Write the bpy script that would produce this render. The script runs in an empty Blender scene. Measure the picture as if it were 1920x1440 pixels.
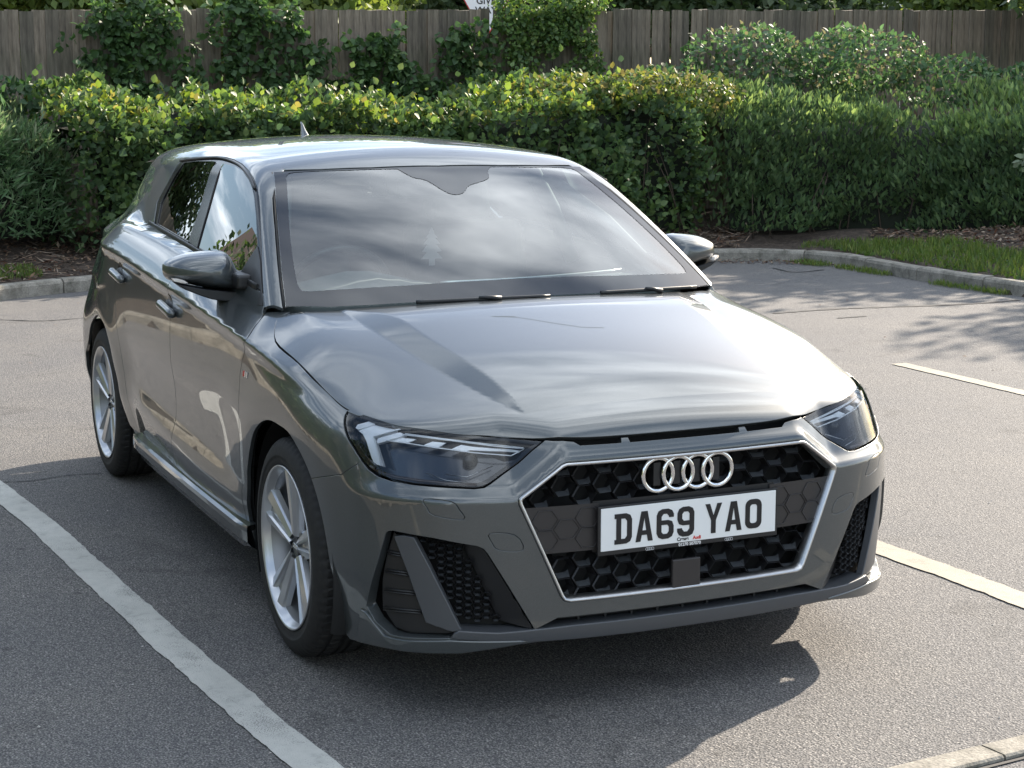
import bpy, math, random
import numpy as np
from mathutils import Vector, Matrix
from mathutils.geometry import delaunay_2d_cdt
random.seed(7); rng = np.random.default_rng(11)
sc = bpy.context.scene
COL = sc.collection
# ------------------------------------------------------------------ camera
CP = np.array([4.55320683, -2.21266775, 1.55656192])
YAW, PITCH, FPX = 2.71450307, -0.164332111, 3219.89682     # metres, z up, x to the nose of the car
cam = bpy.data.cameras.new('camera'); camo = bpy.data.objects.new('camera', cam); COL.objects.link(camo)
_f = np.array([math.cos(YAW)*math.cos(PITCH), math.sin(YAW)*math.cos(PITCH), math.sin(PITCH)])
_r = np.array([math.sin(YAW), -math.cos(YAW), 0.0]); _u = np.cross(_r, _f)
camo.matrix_world = Matrix(((_r[0], _u[0], -_f[0], CP[0]), (_r[1], _u[1], -_f[1], CP[1]), (_r[2], _u[2], -_f[2], CP[2]), (0, 0, 0, 1)))
cam.sensor_width = 36; cam.lens = 36*FPX/1920; cam.clip_end = 600; cam.clip_start = .05
sc.camera = camo
# ------------------------------------------------------------------ sky and sun
SUNV = np.array([-.92, 1.75, 1.0]); SUNV /= np.linalg.norm(SUNV)
SUN_EL = math.asin(SUNV[2]); SUN_AZ = math.atan2(SUNV[1], SUNV[0])
CLX, CLY = 5.1, .7
w = bpy.data.worlds.new('World'); sc.world = w; w.use_nodes = True
nt = w.node_tree; N = nt.nodes; L = nt.links; N.clear()
out = N.new('ShaderNodeOutputWorld'); bg = N.new('ShaderNodeBackground'); bg.inputs[1].default_value = .10
sky = N.new('ShaderNodeTexSky'); sky.sky_type = 'NISHITA'; sky.sun_disc = False
sky.sun_elevation = SUN_EL; sky.sun_rotation = math.pi/2 - SUN_AZ
sky.air_density = 1.0; sky.dust_density = 1.2
tc = N.new('ShaderNodeTexCoord'); sx = N.new('ShaderNodeSeparateXYZ'); L.new(tc.outputs['Generated'], sx.inputs[0])
def mth(op, a, b=None, c=None, tree=None):
    m = (tree or nt).nodes.new('ShaderNodeMath'); m.operation = op
    for i, v in enumerate((a, b, c)):
        if v is None: continue
        if isinstance(v, (int, float)): m.inputs[i].default_value = v
        else: (tree or nt).links.new(v, m.inputs[i])
    return m.outputs[0]
zz = mth('ADD', mth('MAXIMUM', sx.outputs[2], 0.0), .16)
cx = N.new('ShaderNodeCombineXYZ')
L.new(mth('DIVIDE', sx.outputs[0], zz), cx.inputs[0]); L.new(mth('DIVIDE', sx.outputs[1], zz), cx.inputs[1])
mp = N.new('ShaderNodeMapping'); mp.inputs['Rotation'].default_value = (0, 0, .2); mp.inputs['Scale'].default_value = (1.0, .42, 1); mp.inputs['Location'].default_value = (CLX, CLY, 0)
L.new(cx.outputs[0], mp.inputs[0])
n1 = N.new('ShaderNodeTexNoise'); n1.inputs['Scale'].default_value = 1.9; n1.inputs['Detail'].default_value = 9; n1.inputs['Roughness'].default_value = .58; n1.inputs['Distortion'].default_value = .35
L.new(mp.outputs[0], n1.inputs['Vector'])
cr = N.new('ShaderNodeValToRGB'); cr.color_ramp.elements[0].position = .45; cr.color_ramp.elements[1].position = .60
L.new(n1.outputs[0], cr.inputs[0])
n2 = N.new('ShaderNodeTexNoise'); n2.inputs['Scale'].default_value = 4.6; n2.inputs['Detail'].default_value = 7; n2.inputs['Distortion'].default_value = .4
L.new(mp.outputs[0], n2.inputs['Vector'])
cc = N.new('ShaderNodeValToRGB'); cc.color_ramp.elements[0].position = .36; cc.color_ramp.elements[1].position = .66
cc.color_ramp.elements[0].color = (1.4, 2.0, 2.9, 1); cc.color_ramp.elements[1].color = (14.5, 15.4, 16.2, 1)
L.new(n2.outputs[0], cc.inputs[0])
mx = N.new('ShaderNodeMixRGB'); L.new(mth('MULTIPLY', cr.outputs[0], .88), mx.inputs[0]); L.new(sky.outputs[0], mx.inputs[1]); L.new(cc.outputs[0], mx.inputs[2])
L.new(mx.outputs[0], bg.inputs[0]); L.new(bg.outputs[0], out.inputs[0])
sl = bpy.data.lights.new('sun', 'SUN'); sl.energy = 5.0; sl.angle = math.radians(.55); sl.color = (1, .88, .73)
so = bpy.data.objects.new('sun', sl); COL.objects.link(so)
so.rotation_euler = Vector(SUNV).to_track_quat('Z', 'Y').to_euler(); so.location = (0, 0, 30)
sc.view_settings.view_transform = 'Standard'; sc.view_settings.look = 'None'; sc.view_settings.exposure = 1.3
sc.view_settings.gamma = 1; sc.view_settings.use_curve_mapping = False
sc.render.engine = 'CYCLES'; sc.cycles.max_bounces = 8; sc.cycles.transparent_max_bounces = 16
# ------------------------------------------------------------------ tags
def tag(o, label=None, cat=None, group=None, kind=None):
    for k, v in (('label', label), ('category', cat), ('group', group), ('kind', kind)):
        if v: o[k] = v
    return o
def empty(name, loc=(0, 0, 0)):
    o = bpy.data.objects.new(name, None); o.location = loc; o.empty_display_size = .1; COL.objects.link(o); return o
def link(name, me, parent=None, mat=None):
    o = bpy.data.objects.new(name, me); COL.objects.link(o)
    if parent is not None: o.parent = parent
    if mat is not None and len(me.materials) == 0: me.materials.append(mat)
    return o
# ------------------------------------------------------------------ materials
MATS = {}
class MB:
    def __init__(s, name):
        s.m = bpy.data.materials.new(name); s.m.use_nodes = True; s.t = s.m.node_tree; s.N = s.t.nodes; s.L = s.t.links
        s.p = s.N['Principled BSDF']; s.out = s.N['Material Output']; MATS[name] = s.m
    def set(s, **k):
        mp_ = dict(base='Base Color', rough='Roughness', metal='Metallic', coat='Coat Weight', crough='Coat Roughness', cior='Coat IOR', spec='Specular IOR Level', trans='Transmission Weight', ior='IOR', sheen='Sheen Weight', alpha='Alpha')
        for a, v in k.items():
            i = s.p.inputs[mp_[a]]
            i.default_value = (*v, 1) if isinstance(v, tuple) else v
        return s
    def tex(s, kind, scale, detail=4, rough=.5, coord='Object', dist=0, vec=None):
        t = s.N.new('ShaderNodeTex'+kind); t.inputs['Scale'].default_value = scale
        if kind == 'Noise': t.inputs['Detail'].default_value = detail; t.inputs['Roughness'].default_value = rough; t.inputs['Distortion'].default_value = dist
        if vec is None:
            c = s.N.new('ShaderNodeTexCoord'); vec = c.outputs[coord]
        s.L.new(vec, t.inputs['Vector']); return t
    def ramp(s, fac, *st):
        r = s.N.new('ShaderNodeValToRGB'); e = r.color_ramp.elements
        while len(e) < len(st): e.new(.5)
        for q, (p, c) in zip(e, st): q.position = p; q.color = (*c, 1) if isinstance(c, tuple) else (c, c, c, 1)
        s.L.new(fac, r.inputs[0]); return r.outputs[0]
    def mix(s, f, a, b, mode='MIX'):
        m = s.N.new('ShaderNodeMixRGB'); m.blend_type = mode
        for i, v in enumerate((f, a, b)):
            if isinstance(v, (int, float)): m.inputs[i].default_value = v
            elif isinstance(v, tuple): m.inputs[i].default_value = (*v, 1)
            else: s.L.new(v, m.inputs[i])
        return m.outputs[0]
    def bump(s, h, strength=.3, dist=.01, tgt=None):
        b = s.N.new('ShaderNodeBump'); b.inputs['Strength'].default_value = strength; b.inputs['Distance'].default_value = dist
        s.L.new(h, b.inputs['Height']); s.L.new(b.outputs[0], s.p.inputs['Normal']); return b
    def scaled(s, sxyz, coord='Object'):
        c = s.N.new('ShaderNodeTexCoord'); m = s.N.new('ShaderNodeMapping'); m.inputs['Scale'].default_value = sxyz
        s.L.new(c.outputs[coord], m.inputs[0]); return m.outputs[0]
def simple(name, **k): return MB(name).set(**k).m
def M_paint():
    b = MB('grey_paint').set(base=(.06, .064, .064), metal=.4, rough=.36, coat=1.0, crough=.012, cior=1.62)
    n = b.tex('Noise', 900, 1); c = b.ramp(n.outputs[0], (.3, (.050, .057, .060)), (.75, (.088, .098, .100)))
    d = b.tex('Noise', 7, 5); 
    b.L.new(c, b.p.inputs['Base Color'])
    r = b.ramp(d.outputs[0], (.4, .012), (.75, .035)); b.L.new(r, b.p.inputs['Coat Roughness'])
    return b.m
paint = M_paint()
black_gloss = simple('black_gloss', base=(.010, .010, .011), rough=.16, spec=.35)
black_sat = simple('black_satin', base=(.016, .016, .017), rough=.42)
black_mat = simple('black_rough', base=(.012, .012, .012), rough=.8)
grey_sat = simple('grey_satin', base=(.062, .066, .072), rough=.36, coat=.15, crough=.2)
brown_sat = simple('smoked_satin', base=(.030, .027, .027), rough=.38)
chrome = simple('chrome', base=(.86, .87, .88), metal=1.0, rough=.05)
alu = simple('satin_aluminium', base=(.56, .56, .56), metal=1.0, rough=.33)
def M_tyre():
    b = MB('tyre_rubber').set(base=(.013, .013, .014), rough=.75)
    n = b.tex('Noise', 60, 4); c = b.ramp(n.outputs[0], (.3, (.009, .009, .010)), (.8, (.022, .021, .020))); b.L.new(c, b.p.inputs['Base Color'])
    b.bump(n.outputs[0], .15, .002); return b.m
rubber = M_tyre()
silver = MB('silver_alloy').set(base=(.56, .57, .59), metal=.75, rough=.30, coat=.6, crough=.08).m
steel = simple('brake_steel', base=(.35, .34, .33), metal=1., rough=.4)
white_pl = simple('white_plate', base=(.78, .79, .78), rough=.35)
char_bl = simple('plate_black', base=(.012, .012, .014), rough=.35)
red_ink = simple('red_ink', base=(.6, .04, .03), rough=.4)
white_ink = simple('white_ink', base=(.75, .75, .75), rough=.4)
drl_white = simple('light_guide', base=(.93, .95, .97), rough=.18, coat=.5)
drl_line = simple('light_guide_edge', base=(.93, .95, .97), rough=.25)
lamp_red = simple('lamp_red', base=(.25, .01, .01), rough=.15, coat=.5)
lamp_rim = simple('lamp_rim', base=(.045, .03, .028), rough=.2, coat=.5)
orange_pl = simple('indicator_lens', base=(.75, .70, .66), rough=.15, coat=.5)
interior = simple('interior_dark', base=(.13, .145, .15), rough=.65)
seat_m = simple('seat_cloth', base=(.11, .12, .125), rough=.85)
def glassmat(name, tint, fres=1.5, rough=0.0, minr=0.0, gain=1.9):
    m = bpy.data.materials.new(name); m.use_nodes = True; t = m.node_tree; t.nodes.clear()
    o = t.nodes.new('ShaderNodeOutputMaterial'); mi = t.nodes.new('ShaderNodeMixShader'); g = t.nodes.new('ShaderNodeBsdfGlossy'); tr = t.nodes.new('ShaderNodeBsdfTransparent')
    f = t.nodes.new('ShaderNodeFresnel'); f.inputs[0].default_value = fres; g.inputs['Roughness'].default_value = rough; tr.inputs[0].default_value = (*tint, 1)
    ad = t.nodes.new('ShaderNodeMath'); ad.operation = 'MULTIPLY_ADD'; ad.inputs[1].default_value = gain; ad.inputs[2].default_value = minr; ad.use_clamp = True
    t.links.new(f.outputs[0], ad.inputs[0])
    t.links.new(ad.outputs[0], mi.inputs[0]); t.links.new(tr.outputs[0], mi.inputs[1]); t.links.new(g.outputs[0], mi.inputs[2]); t.links.new(mi.outputs[0], o.inputs[0])
    MATS[name] = m; return m
glass = glassmat('windscreen_glass', (.80, .92, .90), 1.52, gain=2.3)
glass_side = glassmat('side_glass', (.30, .34, .34), 1.52, 0, .05)
glass_dark = glassmat('privacy_glass', (.05, .055, .055), 1.52, 0, .05)
lens = glassmat('lamp_lens', (.92, .94, .96), 1.5, gain=1.1)
# ------------------------------------------------------------------ body form: smooth fields whose zero level is the skin of the car
def spl(xs,ys):
    """natural cubic spline with linear extrapolation"""
    xs=np.array(xs,float);ys=np.array(ys,float)
    n=len(xs);h=np.diff(xs);A=np.eye(n);r=np.zeros(n)
    for i in range(1,n-1):
        A[i,i-1]=h[i-1];A[i,i]=2*(h[i-1]+h[i]);A[i,i+1]=h[i]
        r[i]=6*((ys[i+1]-ys[i])/h[i]-(ys[i]-ys[i-1])/h[i-1])
    M=np.linalg.solve(A,r)
    s0=(ys[1]-ys[0])/h[0]-h[0]*M[1]/6; s1=(ys[-1]-ys[-2])/h[-1]+h[-1]*M[-2]/6
    def f(x):
        x=np.asarray(x,float);xc=np.clip(x,xs[0],xs[-1])
        i=np.clip(np.searchsorted(xs,xc)-1,0,n-2)
        a=xs[i+1]-xc;b=xc-xs[i];H=h[i]
        v=(M[i]*a**3+M[i+1]*b**3)/(6*H)+(ys[i]/H-M[i]*H/6)*a+(ys[i+1]/H-M[i+1]*H/6)*b
        return v+np.minimum(x-xs[0],0)*s0+np.maximum(x-xs[-1],0)*s1
    return f
def lin(xs,ys):
    return lambda x: np.interp(x,xs,ys)
def smax(a,b,k):
    h=np.maximum(k-np.abs(a-b),0)/k
    return np.maximum(a,b)+h*h*h*k/6
def smin(a,b,k): return -smax(-a,-b,k)
def sst(a,b,x):
    t=np.clip((x-a)/(b-a),0,1); return t*t*t*(t*(6*t-15)+10)
def softpos(t,k):  # smooth max(t,0)
    return smax(t,0*t,k)
# ---- lower body
Wx=spl([-3.3,-2.95,-2.75,-2.563,-2.15,-1.3,-.6,-.2,.1,.37,.6],[.80,.842,.853,.858,.858,.866,.866,.864,.86,.845,.80])
CZ=spl([-3.1,-2.19,-1.63,-1.04,-.64,-.28,.1,.45],[1.0,.975,.945,.915,.89,.862,.82,.775])   # shoulder crease height
belt=spl([-3.2,-2.6,-2.0,-1.3,-.7,-.35],[1.09,1.075,1.06,1.03,.99,.965])
ZT=spl([-3,-1.95,-1.6,-1.03,-.66,-.5,-.3,1],[.50,.490,.478,.459,.436,.42,.40,.3])
ZB=spl([-3,-1.95,-1.6,-1.03,-.66,-.5,-.3,1],[.47,.444,.422,.378,.363,.360,.36,.3])
def g(x,z):
    w=Wx(x)
    c=CZ(x)
    # below crease: gentle concave then lower crease bulge, then tuck under
    t=z-c
    up=softpos(t,.007)
    w=w-(.62+1.0*sst(-1.1,-.45,x)+.5*sst(-2.2,-2.8,x))*up-1.0*up*up            # above crease leans in
    w=w-.30*sst(-2.3,-3.0,x)*softpos(z-.62,.1)
    dn=softpos(-t,.012)
    fo=sst(.10,.42,x)
    w=w+(1-fo)*(-.012*sst(0,.05,-t)+.055*dn-.15*softpos(.66-z,.05)+.035*softpos(.60-z,.12))+fo*(-.07*dn+.06*softpos(.66-z,.20))     # door skin faces slightly up, then turns down
    lc=.355+.05*sst(-.9,-2.1,x)        # lower crease height
    zt=ZT(x);zb=ZB(x);m=sst(-.33,-.55,x)*sst(-2.06,-1.72,x)
    w=w+.24*m*(softpos(zt-z,.012)-softpos(zb-z,.012))
    w=w-.20*softpos(lc-z,.03)
    w=w-.012*np.exp(-((z-.56)/.12)**2)*sst(-.35,-.7,x)*sst(-2.2,-1.9,x)
    # fender bulges above the wheels
    for cx,a in ((0,.004),(-2.563,.009)):
        r=np.sqrt((x-cx)**2+(z-.3125)**2)
        w=w+a*np.exp(-((r-.41)/.09)**2)
    return w
prof=spl([-.60,-.25,-.05,.1,.3,.5,.65,.74,.775,.795],[1.01,.957,.935,.912,.872,.825,.782,.748,.73,.712])
rA=spl([-.35,-.2,.018,.172,.323,.45,.556,.642,.75],[.585,.580,.555,.527,.50,.47,.437,.403,.36])
rB=spl([-.35,-.24,-.126,.069,.263,.41,.529,.642,.75],[.583,.560,.498,.463,.433,.411,.401,.401,.40])
def hb(x,Y):
    z=prof(x)-(.055+.065*sst(-.4,.45,x))*Y*Y-.06*sst(-.3,.5,x)*Y**4
    a=rA(x);b=rB(x);w=np.maximum(a-b,0)
    h=.19*w
    t=(a-Y)/np.maximum(w,1e-3)
    r=smin(softpos(t,.07),1+0*t,.07)
    z=z+h*r
    return z
def fr(Y,z):
    x=.808-.12*Y*Y-.68*Y**6
    x=x-.02*softpos(z-.45,.2)
    zc=np.interp(Y,[0,.345,.476,2],[.672,.672,.575,.575])
    zc=.672-smin(smax((Y-.352)*.78,0*Y,.02),.097+0*Y,.02)
    t=z-zc
    k=.75
    s=softpos(t,.012)
    x=x-.95*smin(s,.025+0*s,.02)-.55*softpos(t-.02,.03)
    x=x-.25*softpos(.22-z,.03)
    return x
rx=lambda Y,z: -3.215+.10*Y*Y+.35*Y**6+.10*softpos(z-.75,.2)
def Flow(p):
    x=p[...,0];Y=np.abs(p[...,1]);z=p[...,2]
    fs=(Y-g(x,z))
    top=np.where(x<-.25,belt(x)+.0*x,0)
    tb=smin(hb(x,Y),belt(x)+.02+0*Y,.05) if False else hb(x,Y)
    kx=sst(-.75,-.3,x)
    tb=hb(np.maximum(x,-.6),Y)*kx+(belt(x)+.006-.3*softpos(Y-.74,.03)*sst(-1.5,-.5,x))*(1-kx)
    ft=(z-tb)/1.03
    ff=(x-fr(Y,z))/1.15
    kt=.03+.11*sst(-.5,-.15,x)+.12*sst(-2.2,-2.8,x)
    F=smax(fs,ft,kt)
    F=smax(F,ff,.05)
    F=smax(F,rx(Y,z)-x,.10)
    F=np.maximum(F,.12-z)
    return F
# ---- greenhouse
xw=spl([.90,1.0,1.1,1.2,1.3,1.36,1.45],[-.075,-.25,-.435,-.63,-.84,-.975,-1.2])
roof=spl([-3.4,-3.05,-2.7,-2.2,-1.8,-1.5,-1.2,-.95,-.7],[1.27,1.345,1.385,1.413,1.42,1.415,1.40,1.374,1.33])
gb=spl([-3.3,-2.9,-2.4,-1.9,-1.3,-.9,-.6,-.35,-.2],[.62,.70,.76,.79,.80,.795,.785,.77,.76]) # half width at z=.95
def Fgr(p):
    x=p[...,0];Y=np.abs(p[...,1]);z=p[...,2]
    lean=.43
    fs=(Y-(gb(x)-lean*(z-.95)-.10*(z-.95)**2))/1.09
    c=.33-.2*(z-.94)
    fw=(x-(xw(z)-c*Y*Y))*.48
    ft=z-(roof(x)-.13*Y*Y)
    fb=(-3.10+.62*softpos(z-1.0,.1)*1.0+.12*Y*Y-x)*.8
    F=smax(ft,fw,.06)
    F=smax(F,fs,.045+.045*sst(1.24,1.36,z)+.03*sst(-1.0,-1.6,x))
    F=smax(F,fb,.12)
    F=np.maximum(F,.86-z)
    return F
def Fside(p): x=p[...,0];z=p[...,2]; return (np.abs(p[...,1])-(gb(x)-.43*(z-.95)-.10*(z-.95)**2))/1.09
def F(p):
    k=.012+.13*sst(-2.15,-2.6,p[...,0])
    return smin(Flow(p),Fgr(p),k)
def trace(Fn,o,d,n=90,fac=.72):
    o=np.asarray(o,float);d=np.broadcast_to(np.asarray(d,float),o.shape);t=np.zeros(len(o));act=np.arange(len(o))
    for _ in range(n):
        v=Fn(o[act]+d[act]*t[act,None]);t[act]=np.minimum(t[act]+np.clip(v*fac,-.06,.12),4.5)
        act=act[np.abs(v)>2e-6]
        if len(act)==0:break
    return o+d*t[:,None]
def grad(Fn,p,e=1e-4):
    g_=np.stack([(Fn(p+d)-Fn(p-d)) for d in np.eye(3)*e],-1)
    return g_/np.linalg.norm(g_,axis=-1,keepdims=True)
def cast(Fn,o,d,t0,t1,n=80,it=22):
    """first crossing outside->inside; o,d arrays (N,3); returns p, hit"""
    o=np.asarray(o,float);d=np.broadcast_to(d,o.shape)
    N=len(o);ta=np.full(N,t0,float);hit=np.zeros(N,bool);tb=np.full(N,t1,float)
    ts=np.linspace(t0,t1,n)
    prev=ts[0]
    for t in ts[1:]:
        m=~hit
        if not m.any():break
        v=Fn(o[m]+d[m]*t)
        idx=np.where(m)[0]
        neg=v<0
        ta[idx[neg]]=prev;tb[idx[neg]]=t;hit[idx[neg]]=True
        prev=t
    for _ in range(it):
        tm=(ta+tb)/2;v=Fn(o+d*tm[:,None]);neg=v<0
        tb=np.where(neg,tm,tb);ta=np.where(neg,ta,tm)
    return o+d*((ta+tb)/2)[:,None],hit
# ------------------------------------------------------------------ meshing of trimmed panels on the body surface
_R = np.array([_r, _u, _f])
def rays(uv):
    uv = np.asarray(uv, float)
    d = np.c_[(uv[:, 0]-960)/FPX, (720-uv[:, 1])/FPX, np.ones(len(uv))] @ _R
    return d/np.linalg.norm(d, axis=1, keepdims=True)
def surf(uv, Fn=None):
    """points of the body surface seen at the traced outline points"""
    d = rays(uv); p, h = cast(Fn or F, np.repeat(CP[None], len(d), 0), d, 2.6, 8.6, 240, 30)
    return p
def z5(*q): return [(640+a/4.8, 740+b/4.8) for a, b in q]
def z1(*q): return [(640+a/2.716, 720+b/2.716) for a, b in q]
def z2(*q): return [(940+a/2.595, 740+b/2.595) for a, b in q]
def z3(*q): return [(150+a/3.6, 240+b/3.6) for a, b in q]
def z6(*q): return [(160+a/6.0, 400+b/6.0) for a, b in q]
def cr3(P, closed=False, n=6):
    P = np.asarray(P, float)
    Q = np.vstack([P[-1], P, P[0], P[1]]) if closed else np.vstack([2*P[0]-P[1], P, 2*P[-1]-P[-2]])
    out_ = []
    for i in range(1, len(Q)-2):
        p0, p1, p2, p3 = Q[i-1:i+3]
        for t in np.arange(n)/n:
            out_.append(.5*((2*p1)+(-p0+p2)*t+(2*p0-5*p1+4*p2-p3)*t*t+(-p0+3*p1-3*p2+p3)*t**3))
    if not closed: out_.append(P[-1])
    return np.array(out_)
def mir(P): return np.asarray(P)*[1, -1, 1]
class Orth:
    def __init__(s, d, L_=1.6):
        d = np.array(d, float); d /= np.linalg.norm(d); s.d = d
        up = np.array([0, 0, 1.]) if abs(d[2]) < .9 else np.array([1., 0, 0])
        s.v = up-d*(up@d); s.v /= np.linalg.norm(s.v); s.u = np.cross(d, s.v); s.L = L_
    def to2(s, P): P = np.asarray(P); return np.c_[P@s.u, P@s.v]
    def ray(s, q): o = q[:, :1]*s.u+q[:, 1:2]*s.v; return o-s.d*s.L, np.repeat(s.d[None], len(q), 0)
class Cyl:
    c = .10; R = .72
    def to2(s, P): P = np.asarray(P); return np.c_[np.arctan2(P[:, 1], P[:, 0]-s.c)*s.R, P[:, 2]]
    def ray(s, q):
        th = q[:, 0]/s.R; o = np.c_[s.c+1.15*np.cos(th), 1.15*np.sin(th), q[:, 1]]
        return o, np.c_[-np.cos(th), -np.sin(th), 0*th]
SIDE = Orth((0, 1, 0), 1.2); TOP = Orth((0, 0, -1), 1.7); TILT = Orth((-.12, .8, -.6), 1.9); CYL = Cyl(); REAR = Orth((1, 0, 0), 3.8); FRONT = Orth((-1, 0, 0), 1.5); WIND = Orth((-.45, 0, -.9), 1.7)
def resample(P, step):
    P = np.asarray(P, float); seg = np.roll(P, -1, 0)-P; ln = np.hypot(seg[:, 0], seg[:, 1]); out_ = []
    for p, s, l in zip(P, seg, ln):
        if l < 1e-5: continue
        k = max(1, int(round(l/step)))
        for j in range(k): out_.append(p+s*j/k)
    return np.array(out_)
def area2(P): x, y = P[:, 0], P[:, 1]; return .5*np.sum(x*np.roll(y, -1)-y*np.roll(x, -1))
def inset(P, g_):
    if area2(P) < 0: P = P[::-1]
    e = np.roll(P, -1, 0)-P; e /= np.maximum(np.linalg.norm(e, axis=1, keepdims=True), 1e-9)
    nrm = np.c_[-e[:, 1], e[:, 0]]; a = np.roll(nrm, 1, 0)+nrm; l = np.linalg.norm(a, axis=1, keepdims=True); a /= np.maximum(l, .35)
    a = a/np.maximum(l*.5, .5) if False else a
    return P+a*g_
def inside(P, q):
    x, y = q[:, 0], q[:, 1]; r = np.zeros(len(q), bool); a = P; b = np.roll(P, -1, 0)
    for (x0, y0), (x1, y1) in zip(a, b):
        if y0 == y1: continue
        m = ((y0 > y) != (y1 > y)) & (x < (x1-x0)*(y-y0)/(y1-y0)+x0); r ^= m
    return r
def distpoly(P, q):
    D = np.full(len(q), 9.)
    a = P; b = np.roll(P, -1, 0)
    for p0, p1 in zip(a, b):
        e = p1-p0; l = max(e@e, 1e-12); t = np.clip(((q-p0)@e)/l, 0, 1); D = np.minimum(D, np.hypot(*(q-p0-t[:, None]*e).T))
    return D
def panel_mesh(poly3, proj, res=.014, off=0.0, gap=0.0, flange=.012, holes=(), Fn=None, round_=.0016, is2d=False):
    Fn = Fn or F
    P = np.asarray(poly3) if is2d else proj.to2(poly3)
    P = resample(P, res); P = inset(P, gap)
    H = []
    for h in holes:
        h2 = np.asarray(h) if is2d else proj.to2(h)
        h2 = resample(h2, res); h2 = inset(h2, -gap); H.append(h2)
    mn, mx_ = P.min(0), P.max(0)
    gx, gy = np.meshgrid(np.arange(mn[0], mx_[0], res), np.arange(mn[1], mx_[1], res*.87))
    gx = gx+(np.arange(gx.shape[0])[:, None] % 2)*res*.5
    q = np.c_[gx.ravel(), gy.ravel()]; q = q[inside(P, q)]; q = q[distpoly(P, q) > res*.45]
    for h in H: q = q[~inside(h, q)]; q = q[distpoly(h, q) > res*.45]
    loops = [P]+H; V = np.vstack(loops+[q]); E_ = []; k = 0
    for l in loops: n = len(l); E_ += [(k+i, k+(i+1) % n) for i in range(n)]; k += n
    r = delaunay_2d_cdt([Vector(v) for v in V], E_, [], 0, 1e-7)
    V2 = np.array([tuple(v) for v in r[0]]); T = np.array(r[2]); c = V2[T].mean(1); keep = inside(P, c)
    for h in H: keep &= ~inside(h, c)
    T = T[keep]; used = np.unique(T); mp_ = -np.ones(len(V2), int); mp_[used] = np.arange(len(used)); V2 = V2[used]; T = mp_[T]
    o, d = proj.ray(V2); p = trace(Fn, o, d); bad = ~(np.abs(Fn(p)) < .002)
    if bad.any():
        print('MISS', bad.sum(), len(bad), V2[bad].min(0).round(2), V2[bad].max(0).round(2), p[bad].min(0).round(2), p[bad].max(0).round(2))
        if bad.all(): return p[:3]*0, p[:3]*0+[1, 0, 0], [(0, 1, 2)]
        T = T[~bad[T].any(1)]; p[bad] = p[~bad].mean(0)
        used = np.unique(T); mp_ = -np.ones(len(p), int); mp_[used] = np.arange(len(used)); p = p[used]; T = mp_[T]
    n = grad(Fn, p)
    if callable(off): p = p+n*off(p)[:, None]; 
    elif off: p = p+n*off
    # orientation
    t0 = p[T]; fn = np.cross(t0[:, 1]-t0[:, 0], t0[:, 2]-t0[:, 0]); fl = (fn*n[T].mean(1)).sum(1) < 0; T[fl] = T[fl][:, ::-1]
    if callable(off):
        fn = np.cross(p[T][:, 1]-p[T][:, 0], p[T][:, 2]-p[T][:, 0]); n = np.zeros_like(p)
        for k in range(3): np.add.at(n, T[:, k], fn)
        n /= np.maximum(np.linalg.norm(n, axis=1, keepdims=True), 1e-12)
    if flange:
        ed = {}
        for a, b, c_ in T:
            for e in ((a, b), (b, c_), (c_, a)): ed[e] = 1
        bd = [e for e in ed if (e[1], e[0]) not in ed]; nx = dict(bd)
        bv = sorted(set([e[0] for e in bd])); bi = {v: i for i, v in enumerate(bv)}
        prv = {b: a for a, b in bd}
        bvn = np.array(bv); tg = p[[nx.get(v, v) for v in bv]]-p[[prv.get(v, v) for v in bv]]
        ow = np.cross(tg, n[bvn]); ow /= np.maximum(np.linalg.norm(ow, axis=1, keepdims=True), 1e-9)
        nb = n[bvn]; pb = p[bvn]; base = len(p); m = len(bv); rr = round_
        r1 = pb+ow*rr*.7-nb*rr*.3; n1_ = (ow+nb)/1.414; r2 = pb+ow*rr-nb*rr; r3 = pb+ow*rr-nb*flange
        p = np.vstack([p, r1, r2, r3]); n = np.vstack([n, n1_, ow, ow]); F4 = []
        for a, b in bd:
            ia, ib = bi[a], bi[b]
            F4 += [(b, a, base+ia, base+ib), (base+ib, base+ia, base+m+ia, base+m+ib), (base+m+ib, base+m+ia, base+2*m+ia, base+2*m+ib)]
    else: F4 = []
    return p, n, [tuple(t) for t in T.tolist()]+F4
def to_mesh(name, p, n, faces):
    me = bpy.data.meshes.new(name); me.from_pydata(p.tolist(), [], faces); me.polygons.foreach_set('use_smooth', [True]*len(faces))
    me.normals_split_custom_set_from_vertices(n.tolist()); me.update(); return me
def panel(name, mat, poly3, proj, parent=None, both=True, label=None, **k):
    p, n, f = panel_mesh(poly3, proj, **k)
    o = link(name, to_mesh(name, p, n, f), parent if parent is not None else car, mat)
    if not both: return o
    o2 = link(name, to_mesh(name, mir(p), mir(n), [t[::-1] for t in f]), car if parent is None else parent, mat)
    return o, o2
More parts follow.
